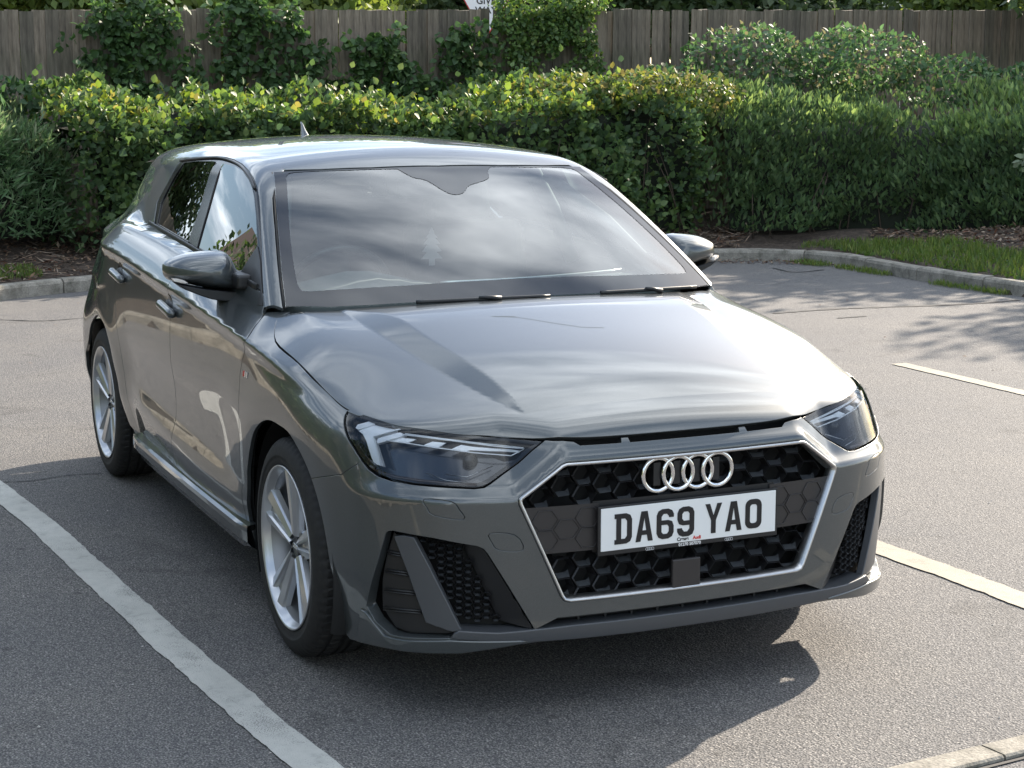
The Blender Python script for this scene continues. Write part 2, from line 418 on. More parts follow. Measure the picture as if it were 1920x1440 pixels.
def tube(name, pts, r, mat, parent, seg=8, closed=False, flat=None):
    P = np.asarray(pts, float); n = len(P); T = (np.roll(P, -1, 0)-np.roll(P, 1, 0)) if closed else np.gradient(P, axis=0)
    T /= np.maximum(np.linalg.norm(T, axis=1, keepdims=True), 1e-9)
    ref = np.array([0, 0, 1.]) if flat is None else np.asarray(flat, float)
    V = []; r = np.broadcast_to(np.asarray(r, float), (n,)) if np.ndim(r) < 2 else np.asarray(r)
    for i in range(n):
        a = np.cross(T[i], ref); a /= max(np.linalg.norm(a), 1e-6); b = np.cross(a, T[i])
        ra, rb = (r[i], r[i]) if np.ndim(r) == 1 else r[i]
        for k in range(seg): t = 2*math.pi*k/seg; V.append(P[i]+a*ra*math.cos(t)+b*rb*math.sin(t))
    Fc = []
    for i in range(n if closed else n-1):
        j = (i+1) % n
        for k in range(seg): Fc.append((i*seg+k, i*seg+(k+1) % seg, j*seg+(k+1) % seg, j*seg+k))
    if not closed: Fc += [tuple(range(seg))[::-1], tuple((n-1)*seg+k for k in range(seg))]
    me = bpy.data.meshes.new(name); me.from_pydata([tuple(v) for v in V], [], Fc); me.polygons.foreach_set('use_smooth', [len(f) == 4 for f in Fc]); me.update()
    return link(name, me, parent, mat)
def rawmesh(name, V, Fc, mat, parent, smooth=False):
    me = bpy.data.meshes.new(name); me.from_pydata([tuple(map(float, v)) for v in V], [], [tuple(f) for f in Fc]); me.polygons.foreach_set('use_smooth', [smooth]*len(Fc)); me.update()
    return link(name, me, parent, mat)
def box(name, c, s, mat, parent, rot=None, bev=0):
    V = []; c = np.array(c, float); h = np.array(s)/2
    for sx_ in (-1, 1):
        for sy in (-1, 1):
            for sz in (-1, 1):
                v = np.array([sx_, sy, sz])*h
                V.append(v if rot is None else np.array(rot) @ v)
    V = [v+c for v in V]
    o = rawmesh(name, V, [(0, 1, 3, 2), (4, 6, 7, 5), (0, 4, 5, 1), (2, 3, 7, 6), (0, 2, 6, 4), (1, 5, 7, 3)], mat, parent)
    if bev:
        md = o.modifiers.new('b', 'BEVEL'); md.width = bev; md.segments = 3
    return o
def lathe(name, prof_, mat, parent, seg=96, axis='y', smooth=True, close=False):
    V = []; k = len(prof_)
    for i in range(seg):
        t = 2*math.pi*i/seg
        for y, r in prof_: V.append((r*math.cos(t), y, r*math.sin(t)))
    Fc = []
    for i in range(seg):
        j = (i+1) % seg
        for q in range(k-1 if not close else k):
            q2 = (q+1) % k; Fc.append((i*k+q, i*k+q2, j*k+q2, j*k+q))
    return rawmesh(name, V, Fc, mat, parent, smooth)

# ------------------------------------------------------------------ THE CAR
car = empty('hatchback_car'); tag(car, 'dark grey five door hatchback parked across the bay with number plate DA69 YAO', 'car')
# outlines traced on the right flank
l_shut = cr3(surf([(533, 583), (518, 600), (517, 640), (560, 680), (600, 722), (640, 760), (668, 775), (680, 778)]), n=4)   # bonnet to wing
l_edge = surf([(680, 778), (720, 791), (760, 801), (850, 814), (935, 820), (1018, 822.5), (1090, 820.5), (1167, 816.5), (1230, 811.5), (1275, 807.5)], Flow)
l_edge = l_edge[l_edge[:, 1] < -.02]; l_edge = cr3(np.vstack([l_edge, [(l_edge[-1][0]+.001, 0, l_edge[-1][2])]]), n=4)
l_cowl = surf([(532.8, 583), (620, 578.5), (700, 574), (800, 568), (880, 563.5), (960, 559)]); l_cowl[:, 0] += .004
l_cowl = l_cowl[l_cowl[:, 1] < -.03]; l_cowl = np.vstack([l_cowl, [l_cowl[-1][0]+.012, 0, .95]])
bp = np.vstack([l_cowl[::-1], l_shut[1:], l_edge[1:]]); full = np.vstack([bp, mir(bp)[::-1][1:-1]])
panel('bonnet', paint, full, WIND, both=False, res=.0105, gap=.0022, Fn=Flow)
# windscreen
gs = surf([(510.5, 323), (514, 370), (518.5, 430), (525, 510), (533, 577)])
gt = surf([(510.5, 322.5), (600, 318.5), (700, 315), (800, 311.6), (860, 310)]); gt = gt[gt[:, 1] < -.02]; gt = np.vstack([gt, [gt[-1][0]+.003, 0, gt[-1][2]+.001]])
lb = l_cowl.copy(); lb[:, 0] -= .004
wp = np.vstack([gt[::-1], gs[1:], lb[1:]]); wfull = np.vstack([wp, mir(wp)[::-1][1:-1]])
wfull = np.array([q for i, q in enumerate(wfull)])
ws = panel('windscreen', glass, wfull, WIND, both=False, res=.03, gap=.004, Fn=Fgr, flange=0)
# black printed border of the windscreen
def ins_poly(P3, proj, d_): q = resample(proj.to2(P3), .02); q = inset(q, d_); return q
fr_o = ins_poly(wfull, WIND, .006)
top_in = surf([(538, 340), (536, 332), (541, 326), (552, 323.5), (640, 320), (745, 317)])
ft = surf([(538, 345), (541, 400), (547, 470), (556, 525), (562, 540), (575, 546.5), (640, 543), (760, 536), (900, 527), (960, 523)])
cen = surf([(745, 317), (757, 324), (775, 333), (800, 339), (830, 357), (850, 365), (868, 362), (880, 348), (905, 340), (917, 333), (915, 322), (920, 311)])
R_top = mir(surf([(562, 323.2), (600, 321.3), (640, 320)]))[::-1]
cen = cr3(cen, n=5); ft = cr3(ft, n=3)
inn = np.vstack([ft[::-1], top_in[1:], cen[1:-1], R_top, mir(surf([(541, 326), (536, 332), (538, 340)])), mir(ft)])
inn2 = WIND.to2(inn)
fmin = inn2
p, n, f = panel_mesh(fr_o, WIND, res=.025, off=.0012, holes=(fmin,), Fn=Fgr, flange=0, is2d=True)
link('windscreen_border', to_mesh('windscreen_border', p, n, f), ws, simple('black_print', base=(.010, .012, .018), rough=.06, spec=.5))
for sg in (1, -1):
    q = cr3(gs, n=4); q = q-grad(Fgr, q)*.003; tube('windscreen_seal', q*[1, sg, 1], .004, black_mat, ws, seg=8)
# roof
rl = np.array([(-.99, -.572), (-1.2, -.575), (-1.6, -.572), (-2.2, -.55), (-2.8, -.505), (-3.0, -.48)])
l_ditch = np.c_[rl, roof(rl[:, 0])]; l_ditch = cr3(l_ditch, n=4)
gt2 = gt.copy(); gt2[:, 0] -= .006; gt2[0] = l_ditch[0]
rp = np.vstack([gt2[::-1], l_ditch[1:], [(-3.03, -.40, 1.3), (-3.045, -.2, 1.3), (-3.05, 0, 1.3)]]); rfull = np.vstack([rp, mir(rp)[::-1][1:-1]])
panel('roof', paint, rfull, TOP, both=False, res=.022, gap=.0015, Fn=Fgr)
# side glass outline (right side)
dlo_top = surf(z3((690, 208), (800, 196), (925, 190), (985, 197), (1040, 213), (1095, 243), (1140, 290), (1172, 340), (1195, 400), (1208, 470), (1216, 560), (1226, 800), (1236, 1100), (1240, 1215)))
def belt_pt(x, dz=0.0): return (x, -.8, float(belt(x))+.004+dz)
bl_x = [-.40, -.6, -.9, -1.3, -1.7, -2.0, -2.15]
dlo_bot = np.array([belt_pt(x) for x in bl_x])
dlo_rear = surf(z3((395, 690), (440, 690), (520, 500), (600, 350)))[1:]
dlo = np.vstack([dlo_top, dlo_bot, dlo_rear])
# doors and wing
fd_front = surf([(492, 584), (478, 612), (464, 634), (455, 673), (450, 701), (447.8, 766), (449, 840), (454, 906), (464, 980)])
XS = -1.245
split = np.array([(XS, -.86, z) for z in (float(belt(XS))+.016, .98, .9, .75, .6)]+[(XS-.01, -.86, .45), (XS-.03, -.86, .262)])
SILL = .262
rd_edge = np.array([(-2.15, -.8, float(belt(-2.15))+.016), (-2.185, -.8, .97), (-2.19, -.8, .85), (-2.175, -.8, .76), (-2.13, -.8, .66), (-2.09, -.8, .52), (-2.06, -.8, .40), (-2.04, -.8, .30), (-2.02, -.8, SILL)])
fx0 = fd_front[0][0]
fd_top = np.array([belt_pt(x, .012) for x in np.linspace(-.42, XS, 7)])
rd_top = np.array([belt_pt(x, .012) for x in np.linspace(XS, -2.15, 7)])
fd_low = fd_front[-1]
panel('front_door', paint, np.vstack([fd_front, [(fd_low[0]-.01, -.86, SILL)], [(x, -.86, SILL) for x in np.linspace(-.5, XS-.03, 5)], split[::-1][1:], fd_top[::-1][1:-1], [(-.41, -.8, .975)]]), SIDE, res=.0125, gap=.0028)
panel('rear_door', paint, np.vstack([split, [(x, -.86, SILL) for x in np.linspace(XS-.1, -1.98, 5)], rd_edge[::-1], rd_top[::-1][1:-1]]), SIDE, res=.0125, gap=.0028)
def arc(cx_, r, a0, a1, n=24, cz=.3125, y=-.85): return np.array([(cx_+r*math.cos(math.radians(a)), y, cz+r*math.sin(math.radians(a))) for a in np.linspace(a0, a1, n)])
RA = .372
hl_out = surf(z5((150, 150), (90, 138), (48, 150), (32, 180), (24, 290), (58, 400), (108, 480), (185, 600)))     # lamp edge along the wing
seam_fb = surf([(679.5, 866), (640, 890), (601, 911)])
farch = cr3(surf([(648, 1190), (638, 1163), (629, 1114), (620.6, 1065), (606.7, 986), (592.8, 927), (572, 868), (544, 816), (522, 797), (502, 788), (484, 797), (472, 822), (464, 875), (463.5, 916), (465, 960), (471, 995)]), n=4)
kf = np.argmin(np.abs(farch[:, 2]-seam_fb[-1][2])+(farch[:, 0] < .05)*9); seam_fb[-1] = farch[kf]
fa = farch[kf+1:]
wing = np.vstack([l_shut, hl_out[1:], seam_fb, fa, [(fa[-1][0]-.01, -.86, .262), (fd_low[0]-.002, -.86, .262)], fd_front[::-1], ])
panel('front_wing', paint, wing, Orth((-.15, 1, -.12), 1.4), res=.0115, gap=.002, Fn=Flow)
def snap(P):
    P = np.asarray(P, float).reshape(-1, 3); return trace(F, np.c_[P[:, 0], 0*P[:, 0]-1.15, P[:, 2]], (0, 1, 0))
# body side: pillar, roof rail, rear quarter and sill
ra_ = cr3(surf([(251, 806), (241.6, 793), (230, 759), (221, 717), (212, 678), (205, 644), (197, 614), (189, 598), (180, 591.5), (170.6, 607), (166, 637)]), n=3)
ra_ = np.vstack([ra_, [(-2.90, -.84, .47), (-2.93, -.84, .36)]])
rear_line = np.array([(-3.0, -.7, .62), (-3.02, -.7, .75), (-3.03, -.7, .9), (-3.02, -.62, 1.0), (-3.0, -.6, 1.1), (-2.98, -.55, 1.2), (-2.97, -.5, 1.29)])
gsr = gs.copy(); gsr[:, 1] -= .006
bs = np.vstack([gsr[::-1][:-1], l_ditch, rear_line[::-1], [(-2.96, -.82, .56)], ra_[::-1][:: 1], snap([(-2.12, 0, .20)]+[(x, 0, .20) for x in (-1.6, -1.1, -.7)]+[(fd_low[0]+.02, 0, .20), (fd_low[0]+.02, 0, SILL-.002)]+[(x, 0, SILL-.002) for x in np.linspace(-.5, -1.98, 12)]), snap(rd_edge)[::-1][:-1], dlo_rear, dlo_top, [(-.36, -.76, .955)]])
panel('body_side', paint, bs, TILT, res=.016, gap=.0018)
# dark window surround, panes
front_pane = np.vstack([surf(z3((968, 240), (1050, 262), (1100, 298), (1135, 345), (1158, 400), (1172, 460), (1186, 600), (1195, 800))), [belt_pt(x, .025) for x in (-.66, -.9, -1.15, XS)], surf(z3((757, 850), (860, 545)))])
rear_pane = np.vstack([surf(z3((700, 232), (800, 226), (918, 226), (800, 560), (712, 800))), [belt_pt(x, .025) for x in (XS-.11, -1.5, -1.8, -2.07)], surf(z3((465, 690), (545, 500), (620, 350)))])
panel('window_surround', black_gloss, dlo, SIDE, res=.02, gap=.001, off=-.0015, holes=(front_pane, rear_pane), Fn=Fgr, flange=.004)
panel('front_side_window', glass_side, front_pane, SIDE, res=.035, gap=-.004, off=-.006, Fn=Fside, flange=0)
panel('rear_side_window', glass_dark, rear_pane, SIDE, res=.035, gap=-.004, off=-.006, Fn=Fside, flange=0)
for sg in (1, -1):
    bx = np.linspace(-.50, -2.12, 30); bz = belt(bx)+.016; o_ = np.c_[bx, 0*bx-1.2, bz]; q = trace(F, o_, (0, 1, 0)); q = q+grad(F, q)*.003; q[:, 1] *= sg
    tube('waist_moulding', q, np.tile([[.004, .011]], (30, 1)), black_sat, car, seg=10)
    tt = dlo_top[:9].copy(); tt = cr3(tt, n=3); tt = trace(F, tt+[0, -.15, .1], (0, .8, -.6)); tt = tt+grad(F, tt)*.002; tt[:, 1] *= sg
    tube('drip_trim', tt, .0045, black_sat, car, seg=8)
# front bumper ------------------------------------------------------
def frontpt(y, z): return (float(fr(np.array(abs(y)), np.array(z))), y, z)
def S(*a, **k): return surf(*a, **k)
hl_low = S(z5((185, 600), (240, 672), (330, 737), (450, 777), (640, 810), (900, 832), (1200, 847), (1290, 836), (1345, 802), (1450, 722), (1600, 612), (1720, 502), (1835, 408)))
e_c = l_edge.copy(); e_c = e_c[np.argsort(-np.abs(e_c[:, 1]))]; e_c = e_c[e_c[:, 1] > -.375]; e_c[:, 2] -= .004
bot = S([(656, 1199), (686, 1206), (732, 1213), (800, 1219), (861, 1221), (930, 1214)]); bot = np.vstack([bot, [(.775, -.36, .205), (.80, -.2, .203), (.808, 0, .203)]])
arcF = farch[1:kf][::-1]
ze = l_edge[-1][2]-.005; e_o = e_c[np.abs(e_c[:, 1]) > .325]
top_c = np.array([frontpt(y, z) for y, z in [(-.315, ze), (-.300, ze-.009), (-.187, ze-.010), (-.184, ze+.001), (-.165, ze+.001), (-.162, ze-.010), (0, ze-.010)]])
half = np.vstack([top_c[::-1], e_o[::-1], hl_low[::-1], seam_fb[1:], arcF, bot])
bfull = np.vstack([half, mir(half)[::-1][1:-1]])
gh = np.array([(.76, -.476, .572), (.767, -.352, .664), (.80, 0, .664)])
g_poly = [(-.470, .570), (-.352, .658), (0, .660)]
g_low = [(0, .305), (-.335, .305), (-.352, .311), (-.362, .325)]
gfull = [(-.474, .574), (-.470, .581), (-.362, .657), (-.350, .661), (.350, .661), (.362, .657), (.470, .581), (.474, .574), (.473, .562), (.366, .318), (.357, .305), (.340, .300), (-.340, .300), (-.357, .305), (-.366, .318), (-.473, .562)]
gpts = np.array([frontpt(y, z) for y, z in gfull])
intake = S(z1((228, 760), (240, 750), (262, 748), (470, 786), (690, 827), (722, 840), (745, 866), (830, 1000), (985, 1253)))
slot_top = np.array([frontpt(y, z) for y, z in [(-.36, .268), (-.34, .262), (-.2, .262), (0, .262)]])
int_low = S(z1((228, 760), (190, 895), (145, 1050), (128, 1130), (170, 1205), (250, 1275), (330, 1290), (480, 1296), (600, 1292)))[1:]
lip_low = np.array([frontpt(y, z) for y, z in [(-.36, .213), (-.2, .21), (0, .208)]])
hh = np.vstack([intake, [frontpt(-.372, .262)], slot_top[1:], ])
h_half = np.vstack([hh, lip_low[::-1], int_low[::-1]])
hfull = np.vstack([hh, mir(hh)[::-1][1:], mir(int_low), mir(lip_low)[:-1], lip_low[::-1], int_low[::-1]])
slots = []
wc1 = cr3(S(z1((422, 586), (560, 600), (600, 640), (622, 690), (470, 668), (437, 630))), closed=True, n=3)
wc2 = cr3(S(z1((757, 762), (885, 770), (925, 846), (805, 846), (768, 810))), closed=True, n=3)
p, n, f = panel_mesh(bfull, CYL, res=.0105, gap=.0018, holes=[gpts, hfull]+slots+[wc1, mir(wc1)[::-1], wc2, mir(wc2)[::-1]], Fn=Flow, flange=.03)
bumper = link('front_bumper', to_mesh('front_bumper', p, n, f), car, paint)
panel('washer_cover', paint, wc1, CYL, parent=bumper, res=.012, gap=.0012, Fn=Flow, flange=.006, round_=.0008)
panel('towing_eye_cover', paint, wc2, CYL, parent=bumper, res=.012, gap=.0012, Fn=Flow, flange=.006, round_=.0008)
# chrome frame of the grille
gp = cr3(gpts, closed=True, n=4); gp = gp[:, :]
gin = np.array([(0, y, z) for y, z in gfull]); cen_ = np.array([0, 0, .48])
def frame_loop(off_in, off_out):
    q = inset(resample(np.array(gfull), .02), off_in)
    return np.array([(float(fr(np.array(abs(a)), np.array(min(b, .655))))+off_out, a, b) for a, b in q])
A_ = frame_loop(.001, -.02); B_ = frame_loop(.001, .003); C_ = frame_loop(.003, .0055); D_ = frame_loop(.0085, .004); E2 = frame_loop(.0105, -.035)
nn = len(A_); V = np.vstack([A_, B_, C_, D_, E2]); Fc = []
for k in range(4):
    for i in range(nn): j = (i+1) % nn; Fc.append((k*nn+i, k*nn+j, (k+1)*nn+j, (k+1)*nn+i))
grille = empty('radiator_grille'); grille.parent = car
fo = rawmesh('chrome_frame', V, Fc, alu, grille, True)
def gx(y, z, d): return float(fr(np.array(abs(y)), np.array(z)))-d
# backing and honeycomb cells
def grid_sheet(name, y0, y1, z0, z1, d, mat, par, ny=24):
    V = []; Fc = []
    for i in range(ny+1):
        y = y0+(y1-y0)*i/ny
        for z in (z0, z1): V.append((gx(y, min(max(z, .3), .6), d), y, z))
    for i in range(ny): Fc.append((2*i, 2*i+2, 2*i+3, 2*i+1))
    return rawmesh(name, V, Fc, mat, par, True)
grid_sheet('radiator_backing', -.55, .55, .18, .70, .10, black_mat, grille)
lipm = simple('cell_lip_highlight', base=(.07, .075, .08), rough=.28, coat=.5)  # greyer than the cell walls, sky highlight painted onto the lip
def cell_mesh(a, h, deep, wall):
    # hexagon with flat top and bottom: half width a, half height h
    def ring(s, x): return [(x, s*a, 0), (x, s*a*.5, s*h), (x, -s*a*.5, s*h), (x, -s*a, 0), (x, -s*a*.5, -s*h), (x, s*a*.5, -s*h)]
    V = ring(1.0, 0)+ring(1-wall, .004)+ring(1-wall*1.9, -deep)
    b = (1-wall*1.9)
    Fc = []
    for i in range(6):
        j = (i+1) % 6; Fc += [(i, j, 6+j, 6+i), (6+i, 6+j, 12+j, 12+i)]
    # heavier lower lip
    V += [(.004, -a*.5*(1-wall), -h*(1-wall)), (.004, a*.5*(1-wall), -h*(1-wall)), (-deep*.5, a*.42, -h*.62), (-deep*.5, -a*.42, -h*.62), (.004, -a*.78*(1-wall), -h*.44*(1-wall)), (.004, a*.78*(1-wall), -h*.44*(1-wall)), (-deep*.5, a*.70, -h*.38), (-deep*.5, -a*.70, -h*.38)]
    Fc += [(18, 19, 20, 21), (19, 23, 24, 20), (22, 18, 21, 25)]
    me = bpy.data.meshes.new('cell'); me.from_pydata(V, [], Fc); me.materials.append(black_sat); me.materials.append(lipm); me.update()
    for q in (len(Fc)-3, len(Fc)-2, len(Fc)-1): me.polygons[q].material_index = 1
    return me
cm = cell_mesh(.0375, .0265, .035, .085)
ca = .0375*1.52; cb = .0265
for cix in range(-9, 10):
    for r_ in range(-8, 9):
        y = cix*ca; z = .487+(r_*2+(cix % 2))*cb
        if not (.29 < z < .67): continue
        lim = np.interp(z, [.30, .565, .66], [.385, .455, .345])
        if abs(y) > lim: continue
        if .432 < z < .55: continue
        o = link('honeycomb_cell', cm, grille); o.location = (gx(y, z, .036), y, z); o.rotation_euler = (0, 0, -math.copysign(min(abs(y)*.3, .3), y) if abs(y) > .01 else 0)
# middle band: closed panels with embossed hexagons
for sg in (-1, 1):
    V = []; Fc = []
    for i in range(11):
        y = .255+.215*i/10
        for z in (.427, .548): V.append((gx(y, z, .016), sg*y, z))
    for i in range(10): Fc.append((2*i, 2*i+2, 2*i+3, 2*i+1) if sg > 0 else (2*i, 2*i+1, 2*i+3, 2*i+2))
    bpnl = rawmesh('closed_band', V, Fc, brown_sat, grille, True)
    for cix in range(5, 9):
        for r_ in (-1, 0, 1):
            y = cix*ca*sg; z = .487+(r_*2+(cix % 2))*cb
            if not (.44 < z < .54) or abs(y) > np.interp(z, [.43, .55], [.42, .46]): continue
            hx = [(y+.034*math.cos(math.radians(60*t)), z+.0245*math.sin(math.radians(60*t))/.866) for t in range(6)]
            hx = [(a, min(max(b, .429), .546)) for a, b in hx]
            P = np.array([(gx(a, b, .0145), a, b) for a, b in hx])
            tube('embossed_edge', P, .0013, brown_sat, bpnl, seg=5, closed=True, flat=(1, 0, 0))
box('sensor_cover', (gx(.0, .34, .0)-.002, -.012, .343), (.012, .083, .078), brown_sat, grille, bev=.003)
grid_sheet('plate_band', -.27, .27, .42, .552, .02, black_sat, grille)
# number plate
plate = box('number_plate', (.800, 0, .4775), (.008, .535, .128), black_sat, car, bev=.002)
box('plate_face', (.8045, 0, .4765+.0045), (.003, .520, .111), white_pl, plate, bev=.001)
# stroke lettering in the standard plate style: 50 x 79 mm, 14 mm stroke
def stroke_char(ch):
    w_, h_, s = .050, .079, .014; c = s/2
    def rr(x0, z0, x1, z1, r, n=5):
        out_ = []
        for cx_, cz_, a0 in ((x1-r, z1-r, 0), (x0+r, z1-r, 90), (x0+r, z0+r, 180), (x1-r, z0+r, 270)):
            for k in range(n+1): t = math.radians(a0+90*k/n); out_.append((cx_+r*math.cos(t), cz_+r*math.sin(t)))
        return out_
    loops = {'O': [rr(0, 0, w_, h_, .018), rr(s, s, w_-s, h_-s, .008)]}
    if ch == 'O': return loops['O']
    if ch == 'D': return [[(0, 0), (w_-.016, 0), (w_-.005, .005), (w_, .016), (w_, h_-.016), (w_-.005, h_-.005), (w_-.016, h_), (0, h_), (0, h_-.012), (.005, h_-.012), (.005, .012), (0, .012)], [(.005+s, .013), (w_-s-.006, .013), (w_-s, .02), (w_-s, h_-.02), (w_-s-.006, h_-.013), (.005+s, h_-.013)]]
    if ch == 'A': return [[(0, 0), (s, 0), (.0175, .017), (w_-.0175, .017), (w_-s, 0), (w_, 0), (w_/2+.009, h_), (w_/2-.009, h_)], [(.0195, .029), (w_-.0195, .029), (w_/2, h_-.016)]]
    if ch == 'Y': return [[(w_/2-.007, 0), (w_/2+.007, 0), (w_/2+.007, .034), (w_, h_), (w_-s, h_), (w_/2, .047), (s, h_), (0, h_), (w_/2-.007, .034)]]
    if ch in '69':
        o = rr(0, 0, w_, .050, .017); o = [q for q in o]
        outer = [(w_-.016, 0), (w_-.005, .005), (w_, .016), (w_, .033), (w_-.005, .045), (w_-.016, .049), (s, .049), (s, h_-.02), (s+.006, h_-.013), (w_-s-.006, h_-.013), (w_-s, h_-.020), (w_-s, h_-.023), (w_, h_-.023), (w_, h_-.014), (w_-.005, h_-.005), (w_-.016, h_), (.016, h_), (.005, h_-.005), (0, h_-.016), (0, .016), (.005, .005), (.016, 0)]
        inner = [(s, .019), (s+.005, .013), (w_-s-.005, .013), (w_-s, .019), (w_-s, .031), (w_-s-.005, .037), (s, .037)]
        if ch == '9': outer = [(w_-x, h_-z) for x, z in outer]; inner = [(w_-x, h_-z) for x, z in inner]
        return [outer, inner]
def char_mesh(loops, th=.0012):
    V = []; E_ = []
    for l in loops:
        k = len(V); V += l; E_ += [(k+i, k+(i+1) % len(l)) for i in range(len(l))]
    r = delaunay_2d_cdt([Vector(v) for v in V], E_, [], 0, 1e-7); V2 = np.array([tuple(v) for v in r[0]]); T = np.array(r[2]); c = V2[T].mean(1); k = inside(np.array(loops[0]), c)
    for l in loops[1:]: k &= ~inside(np.array(l), c)
    T = T[k]; n = len(V2); Fc = []; ed = set()
    for a, b, c_ in T:
        if np.cross(V2[b]-V2[a], V2[c_]-V2[a]) < 0: b, c_ = c_, b
        Fc.append((a, b, c_)); ed |= {(a, b), (b, c_), (c_, a)}
    Fc += [(b, a, a+n, b+n) for a, b in ed if (b, a) not in ed]
    Vt = [(th, x, z) for x, z in V2]+[(0, x, z) for x, z in V2]
    return Vt, Fc
xc = -.222
for ch in 'DA69 YAO':
    if ch == ' ': xc += .033-.011; continue
    V, Fc = char_mesh(stroke_char(ch)); V = [(.8062+v[0], xc+v[1], .4405+v[2]) for v in V]
    rawmesh('plate_character', V, Fc, char_bl, plate); xc += .061
def text(name, s, size, loc, mat, parent, rotz=math.pi/2, ext=.0003, align='CENTER', rotx=math.pi/2, bold=0.0):
    cu = bpy.data.curves.new(name, 'FONT'); cu.body = s; cu.size = size; cu.align_x = align; cu.extrude = ext; cu.offset = bold
    t = bpy.data.objects.new('tmp_text', cu); COL.objects.link(t); dg = bpy.context.evaluated_depsgraph_get(); me = bpy.data.meshes.new_from_object(t.evaluated_get(dg))
    bpy.data.objects.remove(t); me.materials.clear(); me.materials.append(mat); me.transform(Matrix.Translation(loc) @ Matrix.Rotation(rotz, 4, 'Z') @ Matrix.Rotation(rotx, 4, 'X'))
    return link(name, me, parent)
text('dealer_name', 'Crewe', .0125, (.8066, -.022, .4305), char_bl, plate, bold=.0004)
text('dealer_name', 'Audi', .0125, (.8066, .020, .4305), red_ink, plate, bold=.0004)
text('dealer_number', '01270 507070', .0115, (.8046, 0, .4155), white_ink, plate, bold=.0003)
for yy in (-.118, .118):
    for k in range(4):
        t = np.linspace(0, 2*math.pi, 13)[:-1]; tube('small_ring', np.c_[0*t+.8046, yy+(k-1.5)*.0055+.0038*np.cos(t), .4185+.0038*np.sin(t)], .0005, white_ink, plate, seg=4, closed=True, flat=(1, 0, 0))
# emblem rings
emb = empty('ring_emblem'); emb.parent = car
for k in range(4):
    yc = (k-1.5)*.0585; t = np.linspace(0, 2*math.pi, 49)[:-1]
    P = np.c_[.788+.0*t+(.0016*(k % 2)), yc+.0435*np.cos(t), .607+.0435*np.sin(t)]
    tube('emblem_ring', P, np.tile([[.0062, .0052]], (48, 1)), chrome, emb, seg=12, closed=True, flat=(1, 0, 0))
for k in range(4):
    box('emblem_support', (.768, (k-1.5)*.0585, .607), (.03, .02, .06), black_sat, emb)
# air intakes
panel('intake_backing', black_mat, CYL.to2(h_half), CYL, parent=bumper, off=-.065, res=.03, gap=-.006, Fn=Flow, flange=0, is2d=True)
panel('intake_outer_panel', black_sat, S(z1((246, 765), (205, 895), (185, 1000), (180, 1150), (250, 1252), (330, 1278), (560, 1283), (440, 1222), (262, 785))), CYL, parent=bumper, off=-.022, res=.015, gap=0, Fn=Flow, flange=.01)
ribs = [[(215, 858), (300, 875)], [(205, 953), (332, 972)], [(196, 1052), (362, 1070)], [(188, 1148), (395, 1166)]]
for a in ribs:
    for dz in (0, 12):
        q = S(z1(*[(x, y+dz) for x, y in [a[0], ((a[0][0]+a[1][0])/2, (a[0][1]+a[1][1])/2+2), a[1]]])); nrm = grad(Flow, q); q = q-nrm*.018
        for sg in (1, -1): tube('intake_rib', q*[1, sg, 1], .0028, black_sat, bumper, seg=6)
panel('intake_blade', grey_sat, S(z1((266, 782), (315, 780), (362, 790), (440, 935), (530, 1110), (602, 1252), (620, 1262), (560, 1262), (430, 1218), (345, 985))), CYL, parent=bumper, off=-.006, res=.012, gap=0, Fn=Flow, flange=.02, round_=.003)
wedge = S(z1((612, 828), (700, 838), (735, 868), (830, 1015), (975, 1250), (815, 1225)))
wa, wb = wedge[0], wedge[5]
def wedge_off(p):
    ay = np.abs(p[:, 1]); z = p[:, 2]; yb = np.interp(z, [wb[2], wa[2]], [abs(wb[1]), abs(wa[1])])
    return -.004-.04*np.clip((ay-yb+.075)/.075, 0, 1)
panel('intake_wedge', black_sat, wedge, CYL, parent=bumper, off=wedge_off, res=.012, gap=0, Fn=Flow, flange=.004)
# intake mesh of small cells
mesh_poly = S(z1((378, 792), (612, 836), (815, 1228), (600, 1205))); mp2 = CYL.to2(mesh_poly)
hx_a, hx_h = .0125, .0085
cells = []
for ci in range(-80, 0):
    for ri in range(8, 70):
        a = ci*hx_a*1.55; b = (ri*2+(ci % 2))*hx_h
        cells.append((a, b))
cells = np.array(cells); cells = cells[inside(mp2, cells)]
o_, d_ = CYL.ray(cells); cp_ = trace(Flow, o_, d_); cn_ = grad(Flow, cp_)
sm = cell_mesh(hx_a, hx_h, .016, .14); sm.name = 'small_cell'
for q, nn_ in zip(cp_, cn_):
    for sg in (1, -1):
        o = link('mesh_cell', sm, bumper); pos = q-nn_*.034; o.location = pos*[1, sg, 1]; o.rotation_euler = (0, 0, sg*math.atan2(nn_[1], nn_[0]))
# splitter lip
lt = np.vstack([S(z1((600, 1262), (800, 1272))), [frontpt(-.33, .237), frontpt(-.2, .236), frontpt(0, .236)]])
lw = np.vstack([S(z1((560, 1290), (620, 1296), (800, 1306), (950, 1308))), [frontpt(-.30, .2045), frontpt(-.15, .203), frontpt(0, .203)]])
lf = np.vstack([lt, mir(lt)[::-1][1:], mir(lw), lw[::-1][1:]])
p, n, f = panel_mesh(lf, CYL, res=.014, off=.004, gap=0, Fn=Flow, flange=.06, round_=.004)
link('splitter_lip', to_mesh('splitter_lip', p, n, f), bumper, grey_sat)
panel('lower_winglet', paint, S(z1((105, 1150), (130, 1165), (225, 1285), (330, 1308), (560, 1308), (940, 1308), (600, 1362), (250, 1338), (90, 1304), (95, 1250))), CYL, parent=bumper, res=.012, off=.007, gap=0, Fn=Flow, flange=.02, round_=.004)
grid_sheet('lower_grille_backing', -.5, .5, .19, .30, .07, black_mat, bumper)
